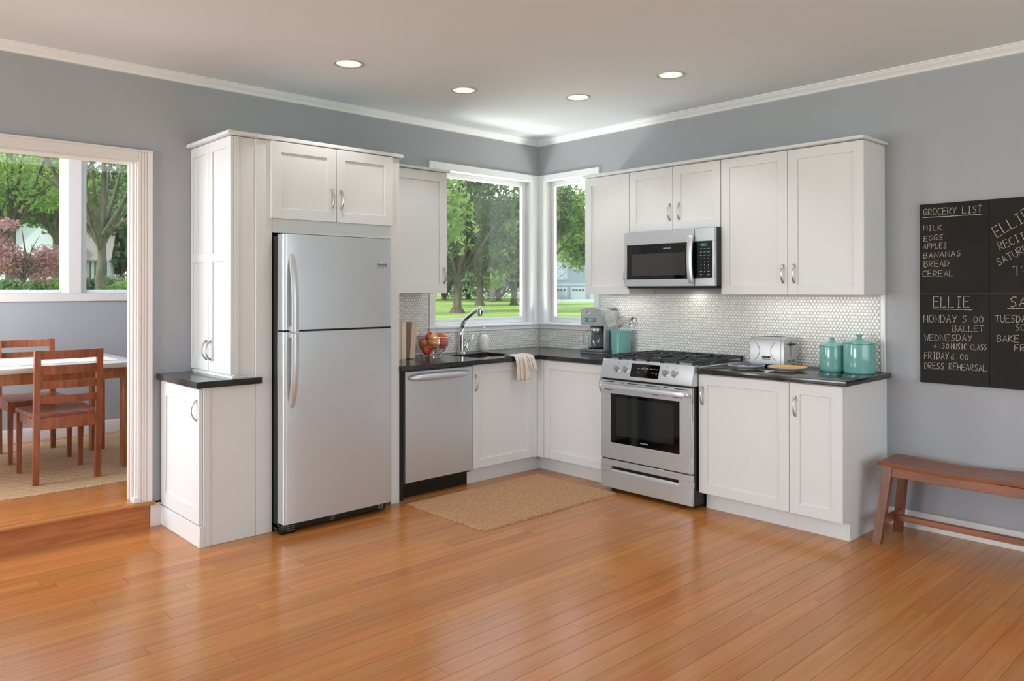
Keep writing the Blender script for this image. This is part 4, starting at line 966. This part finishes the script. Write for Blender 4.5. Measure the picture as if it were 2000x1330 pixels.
sb.bm.faces.new(sec[0]); sb.bm.faces.new(list(reversed(sec[-1]))); obj('seat', sb, M_bench, bn, ang=35)
def bleg(ytop, ybot, xtop, xbot):
    w = .0225; t_ = .020
    mb = MB(); mb.hexa([(xbot - t_, ybot - w, 0), (xbot + t_, ybot - w, 0), (xbot + t_, ybot + w, 0), (xbot - t_, ybot + w, 0)], [(xtop - t_, ytop - w, .432), (xtop + t_, ytop - w, .432), (xtop + t_, ytop + w, .432), (xtop - t_, ytop + w, .432)])
    return obj('leg', mb, M_benchleg, bn, smooth=False)
for yt, yb in ((-3.168, -3.118), (B1 + .056, B1 + .006)):
    bleg(yt, yb, -.395, -.438); bleg(yt, yb, -.175, -.138)
for y in (-3.141, B1 + .029): obj('side_stretcher', MB().box(-.428, -.150, y - .016, y + .016, .105, .142, .002), M_bench, bn)
obj('long_stretcher', MB().box(-.300, -.268, -4.42, -3.13, .108, .141, .002), M_bench, bn)
for x in (-.412, -.180): obj('apron', MB().box(x, x + .018, B1 + .05, -3.175, .375, .428, .002), M_bench, bn)

# ------------------------------------------------------------ chalkboard
CBX = -.020
cb = thing('chalkboard', 'black chalkboard of four panels with handwritten family lists', 'chalkboard', (-.01, -3.56, 1.4))
for a0, a1 in ((-3.562, -3.202), (-3.924, -3.564)):
    for q0, q1 in ((.875, 1.3985), (1.4005, 1.924)): obj('panel', MB().box(CBX, -.001, a0, a1, q0, q1, .0012), M_board, cb)
G = {'A': [(0, 0, 2, 6, 4, 0), (.8, 2.2, 3.2, 2.2)], 'B': [(0, 0, 0, 6, 2.6, 5.8, 3.2, 4.6, 2.4, 3.3, 0, 3), (2.4, 3.3, 3.8, 2, 2.8, .2, 0, 0)], 'C': [(4, 5, 2.4, 6, .6, 5, 0, 3, .6, .8, 2.2, 0, 4, .8)],
     'D': [(0, 0, 0, 6, 2.4, 5.4, 4, 3.2, 2.8, .8, 0, 0)], 'E': [(4, 6, 0, 6, 0, 0, 4, 0), (0, 3, 3.2, 3.2)], 'F': [(4, 6, 0, 6, 0, 0), (0, 3, 3, 3.2)], 'G': [(3.8, 5.2, 2.2, 6, .4, 4.6, 0, 2.4, 1.4, .2, 3.6, 1, 3.8, 2.6, 2.2, 2.6)],
     'H': [(0, 0, 0, 6), (4, 0, 4, 6), (0, 3, 4, 3.1)], 'I': [(2, 0, 2, 6), (.9, 0, 3.2, .1), (.9, 6, 3.2, 6)], 'K': [(0, 0, 0, 6), (3.8, 6, .2, 2.8, 4.2, 0)], 'L': [(0, 6, 0, 0, 4, .2)], 'M': [(0, 0, .3, 6, 2.1, 2, 3.8, 6, 4.2, 0)],
     'N': [(0, 0, 0, 6, 4, 0, 4, 6)], 'O': [(2, 6, .4, 5, 0, 3, .6, .8, 2, 0, 3.6, 1, 4, 3.2, 3.4, 5.2, 2, 6)], 'P': [(0, 0, 0, 6, 3, 5.8, 3.8, 4.4, 2.8, 3.1, 0, 2.9)], 'R': [(0, 0, 0, 6, 3, 5.8, 3.6, 4.4, 2.6, 3.2, 0, 3, 4, 0)],
     'S': [(4, 5.4, 2.2, 6, .5, 4.8, 1.2, 3.4, 3, 2.6, 3.6, 1.2, 2.2, 0, 0, .6)], 'T': [(0, 5.8, 4.2, 6), (2.1, 6, 2, 0)], 'U': [(0, 6, .1, 1.4, 1.6, 0, 3.2, .4, 4, 2, 4, 6)], 'W': [(0, 6, 1, 0, 2.1, 4.4, 3.2, 0, 4.4, 6)],
     'Y': [(0, 6, 2, 3), (4, 6, 1.2, 0)], '0': [(2, 6, .4, 4.6, .3, 1.6, 2, 0, 3.6, 1.6, 3.5, 4.6, 2, 6)], '3': [(.3, 6, 3.4, 6, 1.8, 3.6, 3.6, 2.2, 2.6, .2, .2, .4)], '4': [(3, 0, 3, 6, 0, 2.2, 4, 2.2)],
     '5': [(3.8, 6, .8, 6, .5, 3.4, 2.8, 3.6, 3.6, 1.8, 2, 0, .2, .4)], '6': [(3.4, 6, 1, 4, .3, 1.6, 1.8, 0, 3.4, 1, 3, 2.6, .6, 2.2)], '7': [(.2, 6, 3.8, 6, 1.6, 0)], ':': [(1.8, 4.2, 1.9, 3.8), (1.8, 1.4, 1.9, 1)]}
CHALK = [("GROCERY LIST", -3.224, 1.859, -3.529, 1.854, .039), ("MILK", -3.224, 1.769, -3.324, 1.765, .031), ("EGGS", -3.226, 1.706, -3.329, 1.712, .031), ("APPLES", -3.223, 1.662, -3.348, 1.661, .031), ("BANANAS", -3.223, 1.606, -3.423, 1.614, .031),
         ("BREAD", -3.226, 1.554, -3.361, 1.556, .037), ("CEREAL", -3.218, 1.496, -3.385, 1.499, .037), ("ELLIE", -3.276, 1.319, -3.466, 1.319, .060), ("MONDAY", -3.222, 1.227, -3.401, 1.232, .044), ("5:00", -3.428, 1.233, -3.535, 1.234, .036),
         ("BALLET", -3.378, 1.181, -3.536, 1.185, .036), ("WEDNESDAY", -3.226, 1.120, -3.478, 1.129, .039), ("4:30", -3.277, 1.079, -3.359, 1.081, .029), ("MUSIC CLASS", -3.369, 1.078, -3.550, 1.082, .032), ("FRIDAY", -3.226, 1.013, -3.357, 1.018, .041),
         ("6:00", -3.367, 1.015, -3.459, 1.021, .034), ("DRESS REHEARSAL", -3.227, .957, -3.550, .964, .037), ("ELLIE", -3.603, 1.709, -3.771, 1.809, .064), ("RECITAL", -3.618, 1.637, -3.793, 1.720, .044), ("SATURDAY", -3.610, 1.552, -3.806, 1.660, .040),
         ("7:", -3.688, 1.494, -3.742, 1.511, .054), ("SA", -3.661, 1.326, -3.742, 1.327, .053), ("TUESDAY", -3.591, 1.241, -3.764, 1.242, .039), ("SO", -3.687, 1.197, -3.733, 1.198, .034), ("BAKE", -3.600, 1.133, -3.706, 1.133, .037), ("FR", -3.683, 1.084, -3.733, 1.087, .036)]
rr = random.Random(21)
def stroke(mb, pts, w):
    P = [Vector((0, p[0], p[1])) for p in pts]; L = []; Rr = []
    for i, p in enumerate(P):
        t = (P[min(i + 1, len(P) - 1)] - P[max(i - 1, 0)]); t.normalize(); nn = Vector((0, -t.z, t.y)) * w / 2 * rr.uniform(.8, 1.15)
        L.append(p + nn); Rr.append(p - nn)
    V = [mb.bm.verts.new((CBX - .0006, q.y, q.z)) for q in L] + [mb.bm.verts.new((CBX - .0006, q.y, q.z)) for q in Rr]; k = len(P)
    for i in range(k - 1): mb.bm.faces.new((V[i], V[i + 1], V[k + i + 1], V[k + i]))
for txt, ya, za, yb, zb_, h in CHALK:
    mb = MB(); n = len(txt); L = math.hypot(yb - ya, zb_ - za); ux, uz = (yb - ya) / L, (zb_ - za) / L; adv = L / (n - .18) ; wl_ = adv * .78
    for i, ch in enumerate(txt):
        if ch == ' ': continue
        jit = rr.uniform(-.03, .03) * h; sc = rr.uniform(.92, 1.06)
        for s_ in G[ch]:
            pts = []
            for q in range(0, len(s_), 2):
                a = i * adv + (s_[q] / 4.2 + .06 * s_[q + 1] / 6) * wl_; b = s_[q + 1] / 6 * h * sc + jit
                pts.append((ya + ux * a + (uz * b if False else 0) - 0 * b, za + uz * a + b))
                if abs(uz) > .3: pts[-1] = (ya + ux * a + b * uz * .9, za + uz * a + b * abs(ux))
            stroke(mb, pts, .0024 if h < .05 else .0032)
    obj('chalk_writing', mb, M_chalk, cb, smooth=False)
for a, za, b, zb_ in ((-3.219, 1.846, -3.525, 1.843), (-3.272, 1.309, -3.478, 1.306), (-3.650, 1.317, -3.76, 1.317)):
    mb = MB(); stroke(mb, [(a + (b - a) * k / 8, za + (zb_ - za) * k / 8 + rr.uniform(-.001, .001)) for k in range(9)], .0028); obj('chalk_underline', mb, M_chalk, cb, smooth=False)

# ------------------------------------------------------------ ceiling downlights
for k, (lx, ly) in enumerate(LAMPS):
    dl = thing('recessed_light', ('round recessed ceiling light above the refrigerator front', 'round recessed ceiling light in front of the sink wall', 'round recessed ceiling light nearest the window corner', 'round recessed ceiling light in front of the microwave')[k], 'ceiling light', (lx, ly, ZC), 0, 'recessed ceiling lights')
    obj('trim_ring', MB().lathe([(.088, 0), (.088, -.004), (.084, -.006), (.074, -.004), (.070, 0)], (lx, ly, ZC), 36, cap=False), M_lampring, dl)
    obj('lens', MB().lathe([(.0, -.0015), (.0715, -.0015), (.0715, -.0005)], (lx, ly, ZC), 36, cap=False), M_lens, dl)

# ------------------------------------------------------------ dining furniture
def chair(name_label, loc, rz):
    c_ = thing('dining_chair', name_label, 'chair', loc, rz, 'ladder-back dining chairs')
    o = lambda nm, mb, **k: obj(nm, mb, M_cherry, c_, local=True, **k)
    for s in (-1, 1):
        x = s * .182; mb = MB(); path = [(.022, 0), (.0, .36), (.0, .46), (-.030, .87)]   # rear post: (y, z)
        for (ya, za), (yb, zb_) in zip(path, path[1:]): mb.hexa([(x - .018, ya - .017, za), (x + .018, ya - .017, za), (x + .018, ya + .02, za), (x - .018, ya + .02, za)], [(x - .018, yb - .017, zb_), (x + .018, yb - .017, zb_), (x + .018, yb + .02, zb_), (x - .018, yb + .02, zb_)])
        o('rear_leg', mb, smooth=False)
        mb = MB(); x2 = s * .190; mb.hexa([(x2 - .013, .475, 0), (x2 + .013, .475, 0), (x2 + .013, .501, 0), (x2 - .013, .501, 0)], [(x2 - .018, .460, .425), (x2 + .018, .460, .425), (x2 + .018, .496, .425), (x2 - .018, .496, .425)]); o('front_leg', mb, smooth=False)
        o('side_rail', MB().box(s * .186 - .010, s * .186 + .010, .01, .47, .365, .425, .002))
    o('front_rail', MB().box(-.175, .175, .470, .488, .365, .425, .002)); o('rear_rail', MB().box(-.172, .172, -.010, .010, .355, .432, .002))
    mb = MB(); n = 8; rows = []
    for j in range(n + 1):
        v = j / n; hw = .186 + .022 * v; rows.append([[mb.bm.verts.new(((-hw + 2 * hw * i / 8), .018 + v * .492, (.452 - .010 * math.sin(PI * i / 8) * math.sin(PI * min(1, v * 1.1))) if k else .426)) for i in range(9)] for k in (0, 1)])
    for j in range(n):
        for i in range(8):
            for k in (0, 1): mb.bm.faces.new((rows[j][k][i], rows[j][k][i + 1], rows[j + 1][k][i + 1], rows[j + 1][k][i]))
        for i in (0, 8): mb.bm.faces.new((rows[j][0][i], rows[j][1][i], rows[j + 1][1][i], rows[j + 1][0][i]))
    for j in (0, n):
        for i in range(8): mb.bm.faces.new((rows[j][0][i], rows[j][0][i + 1], rows[j][1][i + 1], rows[j][1][i]))
    o('seat', mb)
    for zb_, zt in ((.812, .868), (.714, .772), (.620, .670), (.524, .573)):
        mb = MB(); sec = []; zm = (zb_ + zt) / 2; yb_ = -.030 * (zm - .46) / .41
        for i in range(9):
            u = i / 8; x = -.166 + .332 * u; bow = -.022 * math.sin(PI * u)
            sec.append([mb.bm.verts.new(p) for p in ((x, yb_ + bow - .008, zb_), (x, yb_ + bow + .008, zb_), (x, yb_ + bow + .008 - .004, zt), (x, yb_ + bow - .008 - .004, zt))])
        for A, B in zip(sec, sec[1:]):
            for j in range(4): mb.bm.faces.new((A[j], A[(j + 1) % 4], B[(j + 1) % 4], B[j]))
        mb.bm.faces.new(sec[0]); mb.bm.faces.new(list(reversed(sec[-1]))); o('back_slat', mb)
    return c_
ZR = DZ + .0095
chair('near cherry wood ladder-back chair with its back to the doorway', (-3.573, .820, ZR), 0)
chair('far cherry wood ladder-back chair across the dining table', (-3.560, 2.155, ZR), PI)
tb = thing('dining_table', 'wooden dining table with pale top beyond the doorway', 'table', (-3.9, 1.45, ZR))
TX0, TX1, TY0, TY1 = -4.95, -3.050, .975, 1.960
obj('tabletop', MB().box(TX0, TX1, TY0, TY1, .878, .912, .004, 2), M_tabletop, tb)
for x in (TX1 - .125, TX0 + .03):
    for y in (TY0 + .045, TY1 - .14): obj('leg', MB().box(x, x + .095, y, y + .095, ZR, .878, .003), M_tablewood, tb)
for y in (TY0 + .055, TY1 - .075): obj('apron', MB().box(TX0 + .1, TX1 - .12, y, y + .02, .800, .878), M_tablewood, tb)
for x in (TX1 - .06, TX0 + .04): obj('end_apron', MB().box(x, x + .02, TY0 + .1, TY1 - .1, .800, .878), M_tablewood, tb)
tag(obj('table_runner', MB().box(TX0 + .3, TX1 - .10, 1.20, 1.80, .912, .916, .001), M_linen), 'white cloth runner lying along the dining table top', 'table runner')

# ------------------------------------------------------------ garden outside the windows
FWD = Vector((math.sin(YAW), math.cos(YAW), 0)); RGT = Vector((math.cos(YAW), -math.sin(YAW), 0))
def at(px, d):
    v = Vector((CX, CY, 0)) + (FWD + RGT * (px - 996) / 1496.5) * d; return v.x, v.y
def sm(t): t = min(1, max(0, t)); return t * t * (3 - 2 * t)
def tz(x, y):
    az = math.degrees(math.atan2(x - CX, y - CY)); d = math.hypot(x - CX, y - CY); t = sm((32 - az) / 12) * sm((az + 60) / 20) * sm((d - 11) / 8)
    return -.30 + t * (1.50 + .012 * (min(d, 110) - 18))
gx = [-160 + 420 * i / 105 for i in range(106)]; gy = [-120 + 420 * i / 105 for i in range(106)]
lv_ = MB(); vv = [[lv_.bm.verts.new((x, y, tz(x, y) + .06 * noise.noise(Vector((x * .15, y * .15, 0))))) for x in gx] for y in gy]
for j in range(105):
    for i in range(105): lv_.bm.faces.new((vv[j][i], vv[j][i + 1], vv[j + 1][i + 1], vv[j + 1][i]))
struct('lawn', lv_, M_lawn)
def leaves_mesh(name, blobs, n, size, seed, mt):
    rg_ = np.random.default_rng(seed); vol = np.array([b[3] * b[4] * b[5] for b in blobs]) ** .8; pick = rg_.choice(len(blobs), n, p=vol / vol.sum()); B_ = np.array(blobs)[pick]
    d = rg_.normal(size=(n, 3)); d /= np.linalg.norm(d, axis=1)[:, None]; r = rg_.random(n) ** .45
    c = B_[:, :3] + d * B_[:, 3:6] * r[:, None]
    a = rg_.normal(size=(n, 3)); a /= np.linalg.norm(a, axis=1)[:, None]; b = np.cross(a, rg_.normal(size=(n, 3))); b /= np.linalg.norm(b, axis=1)[:, None]
    s = size * (.6 + .8 * rg_.random(n))[:, None]; V = np.stack([c - a * s, c + b * s * .45, c + a * s, c - b * s * .45], 1).reshape(-1, 3)
    me = D.meshes.new(name); me.vertices.add(len(V)); me.vertices.foreach_set('co', V.ravel()); me.loops.add(4 * n); me.polygons.add(n)
    me.loops.foreach_set('vertex_index', np.arange(4 * n)); me.polygons.foreach_set('loop_start', np.arange(0, 4 * n, 4)); me.update(calc_edges=True); me.materials.append(mt); return me
def tree(label, px, d, h, cr_, z0c, tr, mt, n, size, seed, bark=None, nb=9, spread=.75, name='tree', zb=None, cat='tree', nblob=14, cx_off=0, flare=1.6):
    x, y = at(px, d); zg = tz(x, y) if zb is None else zb; r_ = random.Random(seed)
    t_ = thing(name, label, cat, (x, y, zg))
    mb = MB(); fork = z0c * .9; top = h * .8
    pts = [(0, 0, -.3), (0, 0, .12), (.0, 0, .5), (.05, 0, fork * .6), (.05, .03, fork), (.1, .0, (fork + top) / 2), (.0, .1, top)]
    mb.tube(pts, [tr * flare * 1.25, tr * flare, tr * 1.15, tr, tr * .95, tr * .55, tr * .15], 12, upv=(0, 1, 0)); tips = []
    for k in range(nb):
        a = 2 * PI * k / nb + r_.uniform(-.3, .3); zs = fork * r_.uniform(.82, 1.25); rr_ = cr_ * spread * r_.uniform(.6, 1.05); ze = zs + (h - zs) * r_.uniform(.25, .85)
        P = [(0, 0, zs), (math.cos(a) * rr_ * .35, math.sin(a) * rr_ * .35, zs + (ze - zs) * .30), (math.cos(a) * rr_ * .7, math.sin(a) * rr_ * .7, zs + (ze - zs) * .68), (math.cos(a + .15) * rr_, math.sin(a + .15) * rr_, ze)]
        mb.tube(P, [tr * .55, tr * .40, tr * .25, tr * .08], 7); tips.append(P[-1]); tips.append(P[2])
        for q in range(3):
            a2 = a + r_.uniform(-.9, .9); s0 = Vector(P[1 + q % 2]); e_ = s0 + Vector((math.cos(a2) * cr_ * .35, math.sin(a2) * cr_ * .35, cr_ * r_.uniform(.05, .4))); mb.tube([s0, (s0 + e_) / 2 + Vector((0, 0, .1)), e_], [tr * .18, tr * .12, tr * .04], 5); tips.append(tuple(e_))
    obj('trunk', mb, bark or M_bark, t_, local=True)
    blobs = []
    for k in range(nblob):
        p = tips[k % len(tips)] if k < len(tips) else (r_.uniform(-1, 1) * cr_ * .6, r_.uniform(-1, 1) * cr_ * .6, r_.uniform(z0c, h))
        blobs.append((p[0] + r_.uniform(-.2, .2) * cr_, p[1] + r_.uniform(-.2, .2) * cr_, max(z0c + cr_ * .12, min(h, p[2])) + r_.uniform(-.1, .1) * cr_, cr_ * r_.uniform(.28, .46), cr_ * r_.uniform(.28, .46), cr_ * r_.uniform(.16, .32)))
    me = leaves_mesh('foliage', blobs, n, size, seed, mt); o = D.objects.new('foliage', me); COL.objects.link(o); o.parent = t_; o['kind'] = 'stuff'; return t_
tree('dark trunked shade tree with flared base, front tree seen through the sink window', 893, 60, 15, 5.2, 2.9, .30, M_leafD, 9000, .22, 11, nb=10, nblob=34, flare=2.0)
tree('second dark shade tree with forked limbs behind the front one', 937, 88, 19, 7.0, 3.4, .38, M_leafD, 9000, .30, 12, nb=10, nblob=34)
tree('smaller distant tree on the lawn between the two shade trees and the window edge', 962, 120, 18, 7.5, 4.5, .42, M_leafM, 5000, .38, 13, nblob=26)
tree('light green tree at the right edge of the sink window view', 1004, 92, 17, 5.6, 1.8, .34, M_leafL, 7000, .30, 14, nblob=30)
tree('bright green near tree whose leaves fill the left of the sink window', 800, 27, 9.0, 3.1, 3.3, .16, M_leafL, 9000, .13, 15, nblob=34, nb=12)
tree('tall green tree over the barn seen through the corner window', 1078, 62, 15, 4.6, 5.2, .26, M_leafM, 7000, .22, 16, nblob=30)
tree('bright green tree in front of the barn roof at the right', 1168, 74, 11.5, 5.2, 3.8, .26, M_leafL, 7000, .24, 17, nblob=30)
for k, (px, d, h, c_) in enumerate(((812, 150, 20, 9), (868, 140, 22, 10), (915, 165, 24, 11), (974, 132, 21, 9), (1035, 170, 25, 10), (1072, 190, 27, 11), (1130, 185, 26, 11), (1190, 200, 24, 10))):
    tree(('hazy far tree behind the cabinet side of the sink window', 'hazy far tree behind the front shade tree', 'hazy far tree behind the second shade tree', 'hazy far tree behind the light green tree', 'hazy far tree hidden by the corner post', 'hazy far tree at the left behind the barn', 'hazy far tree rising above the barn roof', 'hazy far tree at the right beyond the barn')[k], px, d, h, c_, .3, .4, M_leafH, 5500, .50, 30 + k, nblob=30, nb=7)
# continuous far woods behind the single trees
wb_ = []; rw = random.Random(77)
for k in range(150):
    a = R(-70 + 190 * k / 150); rad = rw.uniform(205, 235); x, y = rad * math.sin(a), rad * math.cos(a); wb_.append((x, y, tz(x, y) + 6, 8, 8, rw.uniform(7, 10)))
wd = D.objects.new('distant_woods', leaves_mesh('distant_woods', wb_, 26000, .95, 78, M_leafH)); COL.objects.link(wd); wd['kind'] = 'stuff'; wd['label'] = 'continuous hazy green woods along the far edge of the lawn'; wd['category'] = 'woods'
# barn
bxx, byy = at(1118, 150); bz = -.3
bn_ = thing('barn', 'slate grey barn with gable roof and garage doors seen through the corner window', 'building', (bxx, byy, bz), -YAW)
L_ = lambda nm, mb, m_, p=None, **k: obj(nm, mb, m_, p or bn_, local=True, smooth=False, **k)
L_('wall', MB().prism([(-4.6, 0), (9.5, 0), (9.5, 4.6), (-1.6, 11.0), (-4.6, 9.0)], 'y', 0, 10), M_barn)
L_('roof', MB().prism([(-5.2, 8.9), (-1.6, 11.3), (10.3, 4.35), (10.3, 4.0), (-1.6, 10.9), (-5.2, 8.6)], 'y', -.5, 10.4), M_barnr)
for x0 in (-3.9, -.3, 3.4):
    g_ = L_('garage_door', MB().box(x0, x0 + 2.9, -.06, .02, 0, 2.5), M_barnt)
    for k in range(4): L_('door_pane', MB().box(x0 + .3 + k * .62, x0 + .72 + k * .62, -.09, -.05, 1.7, 2.1), M_darkwin, g_)
L_('trim_band', MB().box(-4.6, 9.5, -.05, 0, 2.9, 3.15), M_barnt)
hd_ = L_('hay_door', MB().box(-3.4, -1.0, -.06, 0, 3.9, 7.2), M_barnt)
hx = MB()
for (za, zb2) in ((4.0, 5.5), (5.6, 7.1)):
    hx.hexa([(-3.3, -.1, za), (-3.1, -.1, za), (-3.1, -.06, za), (-3.3, -.06, za)], [(-1.3, -.1, zb2), (-1.1, -.1, zb2), (-1.1, -.06, zb2), (-1.3, -.06, zb2)])
    hx.hexa([(-1.3, -.1, za), (-1.1, -.1, za), (-1.1, -.06, za), (-1.3, -.06, za)], [(-3.3, -.1, zb2), (-3.1, -.1, zb2), (-3.1, -.06, zb2), (-3.3, -.06, zb2)])
L_('cross_bracing', hx, M_barn, hd_)
dvx, dvy = at(1110, 128); q = MB(); a_, b_ = at(1040, 122), at(1260, 122); c1_, d1_ = at(1260, 148), at(1040, 148)
tag(obj('driveway', q.prism([a_, b_, c1_, d1_], 'z', -.32, -.16), M_drive, smooth=False), 'pale driveway strip in front of the grey barn', 'driveway')
# dining side
tree('bare limbed tree with thick grey trunk in the right pane of the dining window', 196, 22, 7.5, 2.7, 1.55, .122, M_leafM, 1500, .085, 41, bark=M_barkp, nb=14, nblob=16, spread=1.0, flare=1.15)
tree('maroon leaved ornamental tree in the left pane of the dining window', 44, 27, 2.75, 1.35, .55, .07, M_leafR, 5200, .065, 42, nblob=26, nb=8)
tree('spreading green tree filling the top of the left dining pane', 20, 31, 7.8, 3.4, 2.6, .16, M_leafL, 11000, .11, 43, nblob=44, nb=12)
tree('deep green tree between the maroon tree and the white house', 108, 38, 8.6, 2.8, 2.9, .16, M_leafM, 6000, .13, 44, nblob=30, nb=10)
for k, (px, d, h, c_) in enumerate(((-60, 70, 15, 7), (30, 95, 22, 9), (120, 90, 21, 8), (200, 85, 19, 7), (262, 70, 16, 6), (330, 80, 17, 7), (235, 60, 9, 4))):
    tree(('dense backdrop tree beyond the left edge of the dining window', 'dense backdrop tree behind the maroon tree', 'dense backdrop tree above the white house roof', 'dense backdrop tree behind the bare limbed tree', 'dense backdrop tree at the door casing side of the dining window', 'dense backdrop tree hidden beyond the door casing', 'low dark evergreen to the right of the white house')[k], px, d, h, c_, .8, .3, (M_leafD, M_leafM, M_leafH, M_leafD, M_leafD, M_leafM, M_leafD)[k], 6500, .30, 50 + k, nblob=34, nb=7)
hx_, hy_ = at(150, 54); hz = tz(hx_, hy_)
hs = thing('house', 'white house with brown shingle roof seen through the dining window', 'building', (hx_, hy_, hz), -.36)
H_ = lambda nm, mb, m_, p=None: obj(nm, mb, m_, p or hs, local=True, smooth=False)
H_('wall', MB().box(-3.6, 1.9, 0, 6, -.5, 2.0), M_siding)
H_('gable', MB().prism([(-4.4, -.5), (-.6, -.5), (-.6, 2.6), (-2.5, 4.9), (-4.4, 2.6)], 'y', -1.2, 4), M_siding)
H_('roof', MB().prism([(-.5, 1.9), (3.1, 4.0), (3.1, 4.15), (-.7, 1.9)], 'x', -3.0, 2.2).prism([(3.1, 4.0), (6.6, 1.9), (6.8, 1.9), (3.1, 4.15)], 'x', -3.0, 2.2), M_roof)
H_('gable_roof', MB().prism([(-4.8, 2.25), (-2.5, 5.05), (-2.5, 5.25), (-5.0, 2.25)], 'y', -1.5, 4).prism([(-.2, 2.25), (-2.5, 5.05), (-2.5, 5.25), (0, 2.25)], 'y', -1.5, 4), M_roof)
for x0, x1, z0_, z1_, yy in ((-3.9, -2.9, .5, 1.9, -1.24), (-2.7, -1.7, .5, 1.9, -1.24), (.1, .9, .6, 1.8, -.04), (1.1, 1.9, .6, 1.8, -.04)):
    w_ = H_('window', MB().box(x0, x1, yy, yy + .04, z0_, z1_), M_darkwin)
    H_('curtain', MB().box(x0 + .1, x0 + .3, yy - .02, yy, z0_ + .05, z1_ - .05).box(x1 - .3, x1 - .1, yy - .02, yy, z0_ + .05, z1_ - .05), M_curtain, w_)
def shrub(px, d, r, h, mt, label, seed, n=1400, size=.07):
    x, y = at(px, d); zg = tz(x, y); s_ = thing('shrub', label, 'shrub', (x, y, zg)); r_ = random.Random(seed)
    bl = [(r_.uniform(-.5, .5) * r, r_.uniform(-.5, .5) * r, h * .5, r * .6, r * .6, h * .5) for _ in range(6)]
    me = leaves_mesh('foliage', bl, n, size, seed, mt); o = D.objects.new('foliage', me); COL.objects.link(o); o.parent = s_; o['kind'] = 'stuff'
    obj('stem', MB().tube([(0, 0, -.1), (.02, 0, h * .5)], [.03, .015], 6), M_bark, s_, local=True)
for k, (px, d, r, h, mt, lab) in enumerate(((8, 24, .5, .45, M_leafM, 'rounded green shrub at the far left below the maroon tree'), (36, 29, .6, .42, M_leafH, 'greyish green shrub left of the white house wall'), (72, 34, .7, .50, M_leafM, 'green shrub under the gable windows of the white house'),
    (108, 36, .6, .55, M_leafL, 'bright green shrub at the left pane edge below the gable'), (172, 26, .35, .50, M_leafD, 'small dark round shrub beside the bare limbed tree trunk'), (226, 21, .45, .30, M_leafM, 'leafy green shrub to the right of the bare limbed tree trunk'),
    (250, 24, .55, .42, M_leafL, 'light green shrub beside the door casing in the dining window'), (214, 44, .9, .8, M_leafH, 'pale shrub in front of the white house right wall'), (276, 50, 1.2, 1.3, M_leafD, 'taller dark shrub at the corner of the white house'))): shrub(px, d, r, h, mt, lab, 70 + k)
